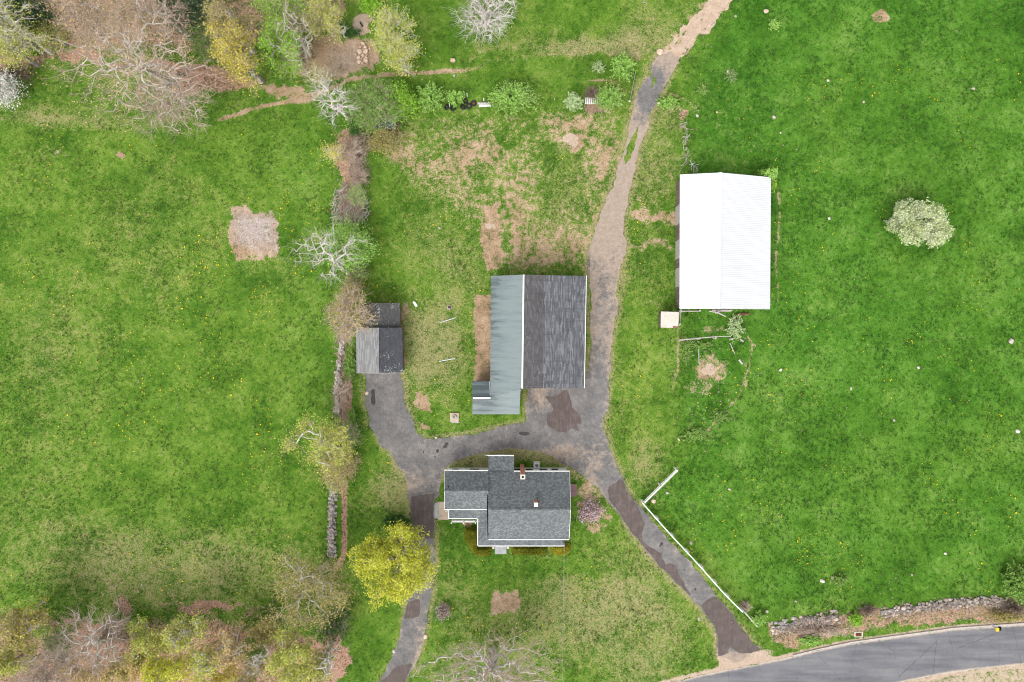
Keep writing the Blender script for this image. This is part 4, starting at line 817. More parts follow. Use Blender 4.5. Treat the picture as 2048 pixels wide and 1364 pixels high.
for i, (a, b, lab, rr) in enumerate((((1397.5,697,.1),(1398,727,.1),'thin pale pole lying upright in the corral grass',.06),((1461,635,.2),(1466,645,.1),'short grey log below the timber stack',.09),((1480,678,.1),(1487,683,.1),'grey log end at the right of the corral rail',.12),
        ((1478,719,.1),(1485,728,.1),'grey log lying right of the sand ring',.14),((1460,686,.1),(1470,708,.1),'broken pale branch pieces right of the corral rail',.06),((1355,874,.1),(1359,881,.1),'short pale log at the lower tip of the corral',.12),
        ((682,694,.4),(679,704,.4),'white board standing in the wall line left of the garage',.06),((1286,40-40+3,.1),(1293,7,.1),'thin white stick in grass near the top edge',.04))):
    x = W(*a[:2]); rt = MB().cyl(W(*a), W(*b), rr, rr*.8, 7).build('log', M['wood_grey'] if i != 5 else M['wood_pale']); tag(rt, lab, 'log')
x = MB().cyl(W(720,44,.2), W(725,53,.25), .09, .09, 8).build('pipe_stub', M['dark_rubber']); tag(x, 'short dark pipe lying on the round sand patch', 'pipe')
# metal gate
r = thing('field_gate', 'open grey tubular field gate swung beside the asphalt track', 'gate', W(1260,201))
for h in (.25,.5,.75,1.0,1.2):
    o = MB().cyl(W(1260,201,h), W(1271,145,h), .03, .03, 6).build('bar', M['metal'], r); local(r, o)
for f in (0.0,.5,1.0):
    a, b = 1260+11*f, 201-56*f; o = MB().cyl(W(a,b,.2), W(a,b,1.22), .03).build('upright', M['metal'], r); local(r, o)
o = MB().cyl(W(1259,202,-.2), W(1259,202,1.4), .12).build('gate_post', M['wood_grey'], r); local(r, o)
o = MB().cyl(W(1318,206,-.1), W(1318,206,1.3), .1).build('gate_post', M['wood_grey']); tag(o, 'lone grey gate post on the right side of the asphalt track', 'post')
# pallet
r = thing('pallet', 'white slatted pallet under the hedge near the gate', 'pallet', (gx_(1187), gy_(203), .15))
for k in range(9):
    x = -.95 + k*.235; MB().box(x-.07, x+.07, -.38, .38, .1, .13).build('slat', M['white'], r)
for y in (-.33,.33): MB().box(-1.05,1.05,y-.04,y+.04,0,.1).build('runner', M['wood_grey'], r)
# tyres
for i, (px, py, lab, tilt) in enumerate(((947,208,'black tyre lying flat nearest the white board',0),(930,204,'black tyre in the middle of the hedge gap',.35),(926,216,'black tyre below the middle one leaning',.5),(906,218,'black tyre half under the twigs',.3),(894,216,'leftmost black tyre beside the feathery bush',.6),(938,214,'black tyre tucked between two others',.2))):
    me = bpy.data.meshes.new('tyre'); vs = []; fs = []; R_, r2 = .27, .10
    for a in range(20):
        for b in range(8):
            q, p = a*math.pi/10, b*math.pi/4; vs.append(((R_+r2*math.cos(p))*math.cos(q), (R_+r2*math.cos(p))*math.sin(q), r2*1.1*math.sin(p)))
            fs.append((a*8+b, ((a+1)%20)*8+b, ((a+1)%20)*8+(b+1)%8, a*8+(b+1)%8))
    me.from_pydata(vs, [], fs); me.polygons.foreach_set('use_smooth', [True]*len(fs)); me.update()
    o = link_mesh('tyre', me, M['dark_rubber']); x, y, _ = W(px, py); o.location = (x, y, gz(x,y)+.12+tilt*.25); o.rotation_euler = (tilt, tilt*.5, i); tag(o, lab, 'tyre', 'old tyres dumped in the hedge')
    if i == 0: MB().cyl((0,0,-.08),(0,0,-.02),.17,.17,14).build('rim', M['rust'], o)
MB2 = MB().beam(W(958,211.5,.35), W(982,211.5,.35), .26, .05); tag(MB2.build('board', M['white']), 'white board lying left of the big feathery bush', 'board')
tag(MB().beam(W(955,207,.3), W(981,207,.3), .22, .08).build('timber_beam', M['wood_grey']), 'grey beam lying behind the white board in the hedge', 'beam')
for px, py, lab in ((935,193,'white stake between the two feathery bushes'),(968,203,'white stake above the white board'),(960,215,'short stub stake below the beam'),(1109,199,'small grey stump between hedge bushes'),(900,214,'white stake standing among the tyres')):
    x, y, _ = W(px, py); tag(MB().cyl((x,y,-.1),(x,y,1.1 if 'white' in lab else .4),.06,.05,7).build('stake', M['white'] if 'white' in lab else M['wood_grey']), lab, 'stake')
# clothes line T posts
for px, py, dx, dy, lab in ((896,640,16,-5,'upper grey clothesline post with slanted crossbar in the lawn'),(894.5,719.5,16,-3,'lower grey clothesline post with slanted crossbar in the lawn')):
    x, y, _ = W(px, py, 1.9); g = thing('clothesline_post', lab, 'post', (x, y, 0), 'clothesline posts in the lawn between garage and barn')
    MB().cyl((0,0,-.2),(0,0,1.9),.05,.05,8).build('pole', M['metal'], g); MB().cyl((-dx*S*.95,dy*S*.95,1.95),(dx*S*.95,-dy*S*.95,1.95),.06,.06,8).build('crossbar', M['metal'], g)
    for f in (-.9,-.3,.3,.9): MB().cyl((dx*S*f,-dy*S*f,1.96),(dx*S*f,-dy*S*f,2.1),.02).build('hook', M['metal'], g)
# well cover
r = thing('well', 'square concrete well slab with round mossy stone cover', 'well', W(909,834)); 
MB().box(-.52,.52,-.54,.50,-.1,.22).build('slab', M['paver'], r); MB().box(-.35,.60,-.70,-.555,-.1,.12).build('step', M['grey_slab'], r)
MB().cyl((0.02,0,.22),(0.02,0,.45),.32,.27,14).build('cover', M['wood_grey'], r); MB().cyl((-.05,.03,.45),(-.05,.03,.55),.14,.11,9).build('cap_stone', ROCKS['rock_grey'][0].materials[0], r)
# fire ring in the lawn
r = thing('fire_ring', 'small round ring of stones in the lawn right of the garage', 'fire pit', W(899,614))
for k in range(9):
    q = k*.7; place_rock('stone', r.location.x + .28*math.cos(q), r.location.y + .24*math.sin(q), .06, .10, .08, .09, q, 'rock', r)
MB().cyl((0,0,-.05),(0,0,.05),.2,.2,10).build('ash', M['oil'], r)
# white sack, storm drain, newspaper box
r = place_rock('sack', *W(830,608,.12), .22, .45, .15, .5, 'rock_grey'); r.data = r.data.copy(); r.data.materials.clear(); r.data.materials.append(M['white']); tag(r, 'crumpled white sack at the corner of the garage lean-to', 'sack')
x, y, _ = W(1718,1270)
r = thing('storm_drain', 'rusty brown iron drain grate in a concrete collar by the road', 'drain', (x, y, gz(x,y)))
MB().box(-.50,.50,-.30,.34,-.1,.06).build('collar', M['cement'], r); gb = MB().box(-.36,.36,-.20,.22,.06,.075).build('recess', M['black'], r)  # recess is a flat black plate, its depth shade is painted
for k in range(9): MB().box(-.36+k*.08,-.31+k*.08,-.20,.22,.076,.10).build('bar', M['rust'], r)
x, y, _ = W(1984,1251)
r = thing('newspaper_box', 'yellow newspaper box with black mailbox on a roadside post', 'mailbox', (x, y, gz(x,y)))
MB().box(-.06,.06,-.05,.05,-.2,.95).build('post', M['wood_grey'], r); MB().box(-.24,.10,-.26,.12,.95,1.15).build('tube', M['yellow'], r)
mb = MB().box(.14,.36,-.16,.26,.95,1.15).build('mailbox', M['black'], r); MB().beam((-.75,.55,1.0),(.1,.05,1.0),.07,.07).build('arm', M['metal'], r)
# service wire to the house with pulled-in droplets of insulation
wr = MB(); a = Vector(W(1129,1086,4.4)); b = Vector((gx_(1115), gy_(1440), 8.6)); pr = None
for k in range(61):
    f = k/60; p = a.lerp(b, f); p.z -= 4*1.3*f*(1-f)
    if pr is not None: wr.cyl(pr, p, .018, .018, 5)
    pr = p
tag(wr.build('service_wire', M['metal']), 'thin overhead service wire running down from the house corner', 'wire')
b2 = Vector((gx_(1115), gy_(1440), 0)); pl = thing('utility_pole', 'utility pole just below the picture edge carrying the service wire', 'utility pole', tuple(b2))
MB().cyl((0,0,-.5),(0,0,9.2),.16,.12,10).build('pole', M['wood_grey'], pl); MB().beam((-1.1,0,8.7),(1.1,0,8.7),.1,.12).build('crossarm', M['wood_grey'], pl)
# ---------------------------------------------------------------- vegetation
def tubes(A, B, ra, rb, sides=3):
    """numpy tubes from A to B"""
    A = np.asarray(A, float); B = np.asarray(B, float); n = len(A); d = B - A; L = np.linalg.norm(d, axis=1, keepdims=True); L[L < 1e-6] = 1; d = d/L
    up = np.where(np.abs(d[:, 2:3]) < .9, np.array([[0, 0, 1.]]), np.array([[1., 0, 0]])); sx = np.cross(d, up); sx /= np.linalg.norm(sx, axis=1, keepdims=True); sy = np.cross(d, sx)
    vs = []
    for P_, r_ in ((A, ra), (B, rb)):
        for k in range(sides):
            q = 2*math.pi*k/sides; vs.append(P_ + (sx*math.cos(q) + sy*math.sin(q))*np.asarray(r_)[:, None])
    V = np.stack(vs, 1).reshape(-1, 3); base = (np.arange(n)*2*sides)[:, None]; f = []
    for k in range(sides):
        k2 = (k+1) % sides; f.append(base + np.array([[k, k2, sides+k2, sides+k]]))
    F_ = np.stack(f, 1).reshape(-1, 4); return V, F_

def leaves(rg, P_, size, up=0.6, fold=True):
    n = len(P_); nrm = rg.normal(size=(n, 3)); nrm[:, 2] = np.abs(nrm[:, 2]) + up; nrm /= np.linalg.norm(nrm, axis=1, keepdims=True)
    t1 = np.cross(nrm, rg.normal(size=(n, 3))); t1 /= np.linalg.norm(t1, axis=1, keepdims=True); t2 = np.cross(nrm, t1); s_ = (size*rg.uniform(.6, 1.3, n))[:, None]
    V = np.stack([P_ - t1*s_*.5, P_ - t2*s_*.36 + nrm*s_*.06, P_ + t1*s_*.55, P_ + t2*s_*.36 + nrm*s_*.06], 1).reshape(-1, 3)
    return V, np.arange(n*4).reshape(-1, 4)

def qmesh(name, parts, mats, parent, tint=None, smooth=False):
    """parts: list of (V, F, material index); tint per vertex"""
    V = np.concatenate([p[0] for p in parts]); off = 0; Fs = []; mi = []
    for p in parts: Fs.append(p[1] + off); mi.append(np.full(len(p[1]), p[2])); off += len(p[0])
    F_ = np.concatenate(Fs); me = raw_mesh(name, V, F_.ravel(), np.full(len(F_), 4), np.concatenate(mi))
    if tint is not None:
        a = me.attributes.new('tint', 'FLOAT', 'POINT'); a.data.foreach_set('value', tint.astype(np.float32))
    return link_mesh(name, me, mats, parent)

def envelope(rg, n, c, rx, ry, rz, bottom=-1.0, shell=2.4, lump=.22, rot=0.0, seed=0):
    out = []; tot = 0
    while tot < n:
        d = rg.normal(size=(n*2, 3)); d /= np.linalg.norm(d, axis=1, keepdims=True); u = rg.random(n*2)**(1/shell)
        az = np.arctan2(d[:, 1], d[:, 0]); l = 1 + lump*(1.4*vn(az*1.6+9, d[:, 2]*2+5, .8, seed) - .7)
        p = d*u[:, None]*l[:, None]*np.array([rx, ry, rz]); p = p[d[:, 2]*u > bottom]; out.append(p); tot += len(p)
    p = np.concatenate(out)[:n]
    if rot: c_, s_ = math.cos(rot), math.sin(rot); p = np.stack([p[:, 0]*c_ - p[:, 1]*s_, p[:, 0]*s_ + p[:, 1]*c_, p[:, 2]], 1)
    return p + np.array(c)

def skeleton(rg, root, top, T, step=.6, jit=.1, wander=.2):
    pos = [np.array(root, float)]; par = [-1]; path = [0.0]; n = max(2, int(np.linalg.norm(np.array(top)-root)/step))
    for k in range(1, n+1):
        p = root + (np.array(top)-root)*k/n + rg.normal(size=3)*jit*.6; pos.append(p); par.append(len(pos)-2); path.append(path[-1]+step)
    trunk_n = len(pos); cap = len(T)*8 + 100; P_ = np.zeros((cap, 3)); P_[:trunk_n] = pos; PL = np.zeros(cap); PL[:trunk_n] = path; lo = int(trunk_n*.45)
    PL[:lo] += 5; m = trunk_n; par = list(par); order = np.argsort(np.linalg.norm(T - np.array(top), axis=1))
    for ti in order:
        t_ = T[ti]; d = np.linalg.norm(P_[:m] - t_, axis=1); j = int(np.argmin(d + .22*PL[:m])); L = d[j]; k = max(1, int(L/step))
        if m + k >= cap: break
        bend = rg.normal(size=3)*L*wander*.5; bend[2] = abs(bend[2])*.7 - .05*L; last = j; base = P_[j].copy()
        for q in range(1, k+1):
            f = q/k; P_[m] = base + (t_-base)*f + bend*(4*f*(1-f)) + rg.normal(size=3)*jit*(1 if q < k else 0); par.append(last); PL[m] = PL[last] + L/k; last = m; m += 1
    par = np.array(par[:m]); w = np.zeros(m); has = np.zeros(m, bool); has[par[par >= 0]] = True; w[~has] = 1
    for i in range(m-1, 0, -1): w[par[i]] += w[i]
    return P_[:m], par, w, ~has

MAT_LEAF = {
 'maple': leafmat('fresh_maple_leaves', (0.28,0.32,0.02), (0.48,0.49,0.05), (0.66,0.61,0.15)),
 'yellow': leafmat('yellow_spring_leaves', (0.34,0.30,0.05), (0.50,0.44,0.07), (0.60,0.52,0.14)),
 'yellowgreen': leafmat('yellow_green_leaves', (0.26,0.30,0.05), (0.40,0.42,0.09), (0.50,0.50,0.16)),
 'olive': leafmat('olive_bud_leaves', (0.22,0.20,0.06), (0.34,0.30,0.10), (0.44,0.37,0.15)),
 'tan': leafmat('tan_buds', (0.36,0.24,0.14), (0.48,0.34,0.21), (0.54,0.40,0.20)),
 'rust': leafmat('orange_buds', (0.34,0.25,0.10), (0.46,0.35,0.15), (0.52,0.42,0.20)),
 'bright': leafmat('bright_green_leaves', (0.12,0.26,0.02), (0.22,0.42,0.035), (0.34,0.50,0.08)),
 'feather': leafmat('feathery_green_leaves', (0.13,0.27,0.04), (0.24,0.42,0.08), (0.36,0.52,0.15)),
 'midgreen': leafmat('mid_green_leaves', (0.09,0.19,0.03), (0.17,0.31,0.055), (0.27,0.38,0.11)),
 'dark': leafmat('dark_green_leaves', (0.025,0.075,0.015), (0.05,0.12,0.025), (0.09,0.18,0.05)),
 'pine': leafmat('evergreen_needles', (0.03,0.07,0.035), (0.065,0.13,0.06), (0.11,0.19,0.10)),
 'blossom': leafmat('cream_blossom', (0.24,0.31,0.11), (0.50,0.54,0.30), (0.74,0.73,0.60)),
 'white': leafmat('white_blossom', (0.45,0.47,0.42), (0.66,0.66,0.62), (0.78,0.78,0.76)),
 'pink': leafmat('pink_blossom', (0.34,0.23,0.24), (0.48,0.37,0.41), (0.60,0.50,0.54)),
 'hedge': leafmat('olive_clipped_hedge', (0.07,0.085,0.006), (0.15,0.16,0.012), (0.25,0.25,0.03)),
 'hedgegold': leafmat('golden_clipped_hedge', (0.15,0.15,0.010), (0.28,0.26,0.02), (0.40,0.35,0.04)),
 'palegreen': leafmat('pale_green_leaves', (0.22,0.33,0.13), (0.36,0.46,0.22), (0.48,0.56,0.34)),
}
BARK = {'pale': barkmat('pale_grey_bark', (0.34,0.31,0.28), (0.66,0.62,0.57)), 'grey': barkmat('grey_bark', (0.20,0.18,0.165), (0.40,0.37,0.335)), 'white': barkmat('bleached_dead_wood', (0.46,0.43,0.40), (0.76,0.73,0.69)),
        'brown': barkmat('brown_bark', (0.14,0.10,0.08), (0.28,0.21,0.17)), 'twig': barkmat('pinkish_grey_twigs', (0.33,0.25,0.195), (0.55,0.44,0.36)), 'greentwig': barkmat('olive_twigs', (0.20,0.18,0.11), (0.36,0.33,0.21))}
SEED = [1000]
def tree(name, label, cx, cy, rx, ry, top, bot, leaf=None, bark='pale', twig='twig', n=420, k=9, lsize=.17, sig=.30, rot=0, twigs=3, tl=.8, lean=(0, 0), thin=.028, shell=2.2, lump=.3, wander=.3, jit=.1, cat='tree', group=None, base=None, rad=1.0, up=.6, bottom=-1.0, tw=.013, clumps=0, clr=.24, csh=2.6, tuck=0.0):
    """crown centre and radii in photograph pixels; the crown hangs at its real height above its own root"""
    SEED[0] += 1; sd_ = sum(ord(c)*(i+3) for i, c in enumerate(label)) % 99991; rg = np.random.default_rng(sd_)
    zc = bot + (top-bot)*.55; c = np.array(W(cx, cy, zc)); kf = (H-zc)/H; Rx, Ry = rx*S*kf, ry*S*kf; rz = (top-bot)/2
    c[2] = (top+bot)/2
    if base is not None: bx, by = W(*base)[:2]
    else: bx, by = c[0]*(1+tuck) + lean[0], c[1]*(1+tuck) + lean[1]
    z0 = gz(bx, by) if abs(bx) < 70 else 0
    root = np.array([0, 0, -.15]); cc = np.array([c[0]-bx, c[1]-by, c[2]-z0]); tp = np.array([cc[0]*.55, cc[1]*.55, bot + (top-bot)*.25 - z0])
    if clumps:
        Cn = envelope(rg, clumps, cc, Rx*(1-clr), Ry*(1-clr), rz*(1-clr), bottom, csh, lump, math.radians(rot), sd_ % 50); q_ = envelope(rg, n, (0, 0, 0), clr, clr, clr*.8, bottom, 2.5, .2)*(Rx+Ry)/2
        T = Cn[rg.integers(0, clumps, n)] + q_; T[:, 2] = np.maximum(T[:, 2], .3)
    else: T = envelope(rg, n, cc, Rx, Ry, rz, bottom, shell, lump, math.radians(rot), sd_ % 50)
    P_, par, w, leafy = skeleton(rg, root, tp, T, max(.35, Rx*.12), jit, wander)
    r = thing(name, label, cat, (bx, by, z0), group)
    R_ = rad*.0165*w**.56 + .006; i = np.arange(1, len(P_)); pr = par[i]
    thick = R_[i] > thin
    rA = np.minimum(R_[pr], R_[i]*1.6)
    V, F_ = tubes(P_[pr][thick], P_[i][thick], rA[thick], R_[i][thick], 5); o = qmesh('trunk', [(V, F_, 0)], [BARK[bark]], r)
    parts = []; tint = []
    if (~thick).any():
        V, F_ = tubes(P_[pr][~thick], P_[i][~thick], np.minimum(rA[~thick], thin*1.1), R_[i][~thick], 3); parts.append((V, F_, 0)); tint.append(np.zeros(len(V)))
    tips = np.where(w <= 6)[0]
    if twigs:
        s_ = np.repeat(tips, twigs); A_ = P_[s_] + rg.normal(size=(len(s_), 3))*.05; out = A_ - np.array([cc[0], cc[1], cc[2]-rz*.6]); out /= np.maximum(np.linalg.norm(out, axis=1, keepdims=True), .1)
        d = out*.8 + rg.normal(size=A_.shape)*.55; B_ = A_ + d*tl*rg.uniform(.4, 1.1, (len(s_), 1)); m_ = (A_+B_)/2 + rg.normal(size=A_.shape)*.06*tl
        for a, b, ra, rb in ((A_, m_, tw, tw*.75), (m_, B_, tw*.75, tw*.4)):
            V, F_ = tubes(a, b, np.full(len(a), ra), np.full(len(a), rb), 3); parts.append((V, F_, 0)); tint.append(np.zeros(len(V)))
        tipsP = np.concatenate([P_[tips], B_])
    else: tipsP = P_[tips]
    if leaf and k > 0:
        q = tipsP[rg.integers(0, len(tipsP), int(len(tips)*k))] + rg.normal(size=(int(len(tips)*k), 3))*sig
        V, F_ = leaves(rg, q, lsize, up); parts.append((V, F_, 1))
        cl = vn(q[:, 0]*1.0+50, q[:, 1]*1.0+50, 1.1, 3)*.5; tt = np.clip(rg.uniform(0, .95, len(q)) + cl*.6 - .16, 0, 1); tint.append(np.repeat(tt, 4))
    qmesh('crown', parts, [BARK[twig], MAT_LEAF[leaf]] if leaf else [BARK[twig]], r, np.concatenate(tint)); return r

def shoot_bush(name, label, cx, cy, rx, ry, h, leaf, n=150, seg=9, lsize=.15, bark='brown', cat='bush', group=None, spread=.8, dens=3, wood=True, r=.012):
    sd_ = sum(ord(c)*(i+5) for i, c in enumerate(label)) % 99991; rg = np.random.default_rng(sd_); x, y, _ = W(cx, cy, h*.5); z0 = gz(x, y); rt = thing(name, label, cat, (x, y, z0), group)
    az = rg.uniform(0, 2*math.pi, n); el = np.radians(rg.uniform(22, 82, n)); Rx, Ry = rx*S, ry*S; L = rg.uniform(.65, 1.12, n)
    st = np.stack([np.cos(az)*Rx*.14*rg.random(n), np.sin(az)*Ry*.14*rg.random(n), np.zeros(n)], 1); pts = [st]; A_, B_, LF = [], [], []
    for k in range(1, seg+1):
        f = k/seg; rad_ = L*np.cos(el)*f**.85; z = h*1.25*L*np.sin(el)*(f*1.9 - f*f*1.05)*.9 + .05
        az = az + rg.normal(size=n)*.05; p = np.stack([st[:, 0] + np.cos(az)*rad_*Rx*1.12, st[:, 1] + np.sin(az)*rad_*Ry*1.12, z], 1) + rg.normal(size=(n, 3))*.03
        A_.append(pts[-1]); B_.append(p); pts.append(p)
        if k >= 3:
            for _ in range(dens): g = rg.random((n, 1)); LF.append(pts[-2]*(1-g) + p*g + rg.normal(size=(n, 3))*lsize*.33)
    A_ = np.concatenate(A_); B_ = np.concatenate(B_); V, F_ = tubes(A_, B_, np.full(len(A_), r), np.full(len(A_), r*.75), 3)
    qmesh('stems', [(V, F_, 0)], [BARK[bark]], rt)
    if leaf:
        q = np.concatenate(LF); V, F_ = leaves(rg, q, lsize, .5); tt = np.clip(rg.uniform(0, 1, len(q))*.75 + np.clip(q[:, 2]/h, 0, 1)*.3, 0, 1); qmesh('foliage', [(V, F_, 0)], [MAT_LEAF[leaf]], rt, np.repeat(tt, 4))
    return rt

# --- landmark trees and shrubs of the garden and pastures
tree('maple_tree', 'big round bright yellow-green maple overhanging the left driveway arm', 791, 1131, 92, 90, 9.5, 1.8, 'maple', 'grey', 'greentwig', n=1500, k=15, lsize=.17, sig=.17, twigs=2, tl=.35, lump=.25, up=.9, clumps=70, clr=.2)
tree('oak_tree', 'large sparse olive oak with pale branches left of the maple', 612, 1176, 100, 98, 12, 3, 'olive', 'pale', 'greentwig', n=620, k=10, lsize=.17, sig=.2, twigs=3, lump=.4, rad=1.15, jit=.16, wander=.4, clumps=46, clr=.24)
tree('oak_tree', 'broken-topped yellow-green tree growing over the wall left of the driveway fork', 640, 886, 76, 54, 9, 2.5, 'yellowgreen', 'white', 'twig', n=360, k=14, lsize=.17, sig=.2, twigs=2, lump=.5, rad=1.1, jit=.15, base=(655,885), rot=-10, clumps=30, clr=.24)
tree('scrub_tree', 'olive scrub tree just below the broken-topped tree at the wall', 672, 930, 28, 34, 5.5, 1.0, 'olive', 'grey', 'twig', n=220, k=14, lsize=.15, sig=.28, lump=.4)
tree('dead_tree', 'bare pale leaning tree with crooked limbs above the wall', 648, 500, 66, 52, 9.0, 3.0, 'olive', 'pale', 'pale', n=80, k=3, lsize=.10, sig=.2, twigs=4, tl=1.0, base=(697,549), rad=1.7, thin=.022, wander=.5, jit=.16, lump=.5, shell=2.8)
tree('bush', 'rounded green bush beneath the bare leaning tree', 700, 492, 44, 44, 4.2, .3, 'feather', 'brown', 'twig', n=320, k=22, lsize=.18, sig=.3, twigs=1, lump=.35, cat='bush')
tree('tree', 'twiggy tree with few yellow leaves leaning over the garage lean-to', 693, 628, 44, 42, 6.5, 1.5, 'yellow', 'twig', 'twig', n=330, k=4.5, lsize=.12, sig=.3, twigs=5, tl=.9, lump=.4, tw=.013, base=(705,655))
shoot_bush('bramble', 'green bramble beside the left wall of the garage', 703, 730, 16, 34, 1.2, 'midgreen', 90, dens=3, lsize=.15)
shoot_bush('bramble', 'green weeds on the wall line below the garage', 706, 835, 12, 24, 1.0, 'midgreen', 70, dens=3, lsize=.15)
tree('dead_tree', 'bleached dead tree with forked limbs at the top of the wall line', 660, 203, 52, 36, 9.5, 3.5, None, 'pale', 'pale', n=64, k=0, twigs=4, tl=1.0, base=(700,240), rad=1.8, thin=.02, wander=.5, jit=.16, lump=.5)
tree('small_tree', 'small olive-leaved tree with white stem by the dirt path', 636, 151, 27, 16, 5.5, 2.0, 'olive', 'white', 'white', n=120, k=10, lsize=.14, sig=.28, twigs=2, base=(655,180), rad=1.4)
tree('bush', 'large tangled green bush sheltering the lichen shed', 750, 212, 54, 44, 4.8, .4, 'midgreen', 'brown', 'twig', n=560, k=15, lsize=.17, sig=.3, twigs=3, lump=.35, cat='bush')
tree('bush', 'bright green sprawl at the upper right of the tangled bush', 803, 203, 24, 24, 3.6, .3, 'bright', 'brown', 'greentwig', n=170, k=22, lsize=.19, sig=.28, twigs=1, lump=.4, cat='bush')
tree('bush', 'olive leafy bush in front of the lichen shed', 768, 281, 28, 20, 2.4, .2, 'olive', 'brown', 'greentwig', n=220, k=14, lsize=.14, sig=.25, twigs=2, cat='bush')
shoot_bush('bush', 'dark green sprig on the wall line below the dead tree', 710, 250, 14, 22, 1.8, 'dark', 90, dens=4, lsize=.18)
tree('thicket', 'grey leafless thicket on the brush line', 700, 305, 22, 22, 2.6, .3, None, 'twig', 'twig', n=150, k=0, twigs=5, tl=.7, lump=.4, cat='thicket')
tree('sapling', 'small yellow-leaved sapling left of the grey thicket', 666, 307, 16, 16, 3.0, .6, 'yellow', 'white', 'white', n=80, k=12, lsize=.14, sig=.24, twigs=2)
shoot_bush('bush', 'feathery green honeysuckle nearest the tangled bush', 862, 196, 32, 30, 2.3, 'feather', 210, dens=4)
shoot_bush('bush', 'small green honeysuckle beside the dumped tyres', 910, 196, 21, 16, 2.0, 'feather', 90, dens=4)
shoot_bush('bush', 'largest feathery green bush in the middle of the hedge row', 1023, 197, 51, 34, 2.8, 'feather', 420, dens=4)
shoot_bush('bush', 'round pale green bush right of the largest hedge bush', 1146, 205, 18, 18, 1.9, 'palegreen', 130, dens=5, lsize=.17)
shoot_bush('bush', 'brown leafless twig bush over the white pallet', 1184, 187, 18, 16, 2.0, None, 260, bark='brown', r=.014)
shoot_bush('bush', 'feathery green bush between pallet and field gate', 1218, 195, 31, 27, 2.3, 'feather', 230, dens=3)
shoot_bush('bush', 'feathery green bush at the hinge side of the field gate', 1246, 136, 25, 30, 2.2, 'feather', 190, dens=4)
shoot_bush('bush', 'sparse green weeds left of the gate bush', 1197, 136, 16, 16, 1.0, 'palegreen', 50, dens=2, lsize=.12)
shoot_bush('bush', 'low green bush right of the asphalt track', 1336, 206, 24, 14, 1.4, 'feather', 110, dens=3)
shoot_bush('brush_heap', 'small heap of brush and sprouts in the pasture right of the track', 1461, 152, 13, 18, 1.0, 'midgreen', 70, dens=1, bark='grey', lsize=.13)
shoot_bush('weed_patch', 'ragged weed clump near the top of the right pasture', 1549, 50, 15, 13, .8, 'feather', 60, dens=3, lsize=.13)
shoot_bush('weed_patch', 'thin green sprigs left of the curved dirt path', 1405, 180, 14, 16, .8, 'midgreen', 60, dens=2, lsize=.13)
tree('blossom_tree', 'rounded cream-flowering tree alone in the right pasture', 1842, 446, 70, 52, 5.2, .7, 'blossom', 'grey', 'greentwig', n=1000, k=20, lsize=.17, sig=.15, rot=-28, twigs=1, tl=.3, lump=.25, up=.9, clumps=46, clr=.22)
shoot_bush('bush', 'yellow-green bush poking over the upper right corner of the white shed roof', 1534, 350, 17, 12, 3.4, 'feather', 130, dens=5, lsize=.17)
shoot_bush('weed_patch', 'weeds along the upper right side of the white shed', 1546, 372, 6, 14, 1.0, 'bright', 50, dens=3)
tree('shrub', 'pink-flowering shrub in a bare bed right of the house', 1181, 1024, 24, 22, 1.9, .2, 'pink', 'brown', 'brown', n=190, k=6, lsize=.15, sig=.14, twigs=3, tl=.4, cat='shrub', lump=.4)
tree('shrub', 'small pink-flowering shrub right of the lower left driveway', 887, 1225, 13, 15, 1.3, .1, 'pink', 'brown', 'brown', n=110, k=4, lsize=.12, sig=.12, twigs=4, tl=.35, cat='shrub')
shoot_bush('shrub', 'dark rhododendron behind the top of the maple', 793, 1041, 27, 12, 1.5, 'dark', 130, dens=6, lsize=.22, cat='shrub')
tree('bare_tree', 'leafless spreading tree at the bottom edge below the front lawn', 985, 1352, 135, 78, 10.5, 3.2, 'tan', 'pale', 'twig', n=900, k=1.6, lsize=.13, sig=.25, twigs=4, tl=.9, base=(985,1300), rad=1.25, lump=.35, wander=.35, jit=.14, thin=.03)
tree('bare_tree', 'leafless pale tree cut by the top edge', 972, 22, 62, 50, 8.0, 1.0, None, 'pale', 'pale', n=300, k=0, twigs=4, tl=1.0, base=(972,50), rad=1.6, thin=.02, lump=.35)
shoot_bush('bush', 'green undergrowth beneath the leafless tree at the top edge', 1000, 45, 24, 22, .9, 'bright', 110, dens=4, lsize=.16)
tree('blossom_tree', 'white blossom tree cut by the left edge', -6, 172, 30, 26, 4.5, .8, 'white', 'grey', 'twig', n=300, k=14, lsize=.17, sig=.26, twigs=2)
# ragweed by the corral
shoot_bush('weed_patch', 'broad pale-leaved weeds right of the corral rails', 1471, 655, 18, 26, .9, 'palegreen', 110, dens=3, lsize=.17)
shoot_bush('weed_patch', 'dark weed band at the lower tip of the corral', 1390, 868, 34, 16, .5, 'midgreen', 90, dens=3, lsize=.17)
shoot_bush('weed_patch', 'green weeds round the pale boulder above the road', 1680, 1160, 20, 14, .8, 'midgreen', 80, dens=2, lsize=.13)
shoot_bush('bush', 'green weeds at the low end of the white fence', 1518, 1236, 17, 15, 1.1, 'feather', 110, dens=3, lsize=.14)
shoot_bush('bramble', 'dry brown bramble touching the lower fence posts', 1489, 1212, 16, 12, 1.0, None, 130, bark='twig', r=.014)
shoot_bush('bush', 'bright green weeds between the two road walls', 1712, 1240, 15, 15, .9, 'bright', 90, dens=3, lsize=.15)
shoot_bush('bramble', 'brown bramble between the two road walls', 1738, 1222, 24, 13, 1.0, None, 200, bark='brown', r=.015)
shoot_bush('bramble', 'dry bramble tangle below the broken road wall', 1640, 1262, 60, 13, .8, None, 330, bark='twig', r=.014)
shoot_bush('bush', 'yellow-green grass clump below the broken road wall', 1620, 1281, 26, 10, .7, 'feather', 130, dens=3, lsize=.14)
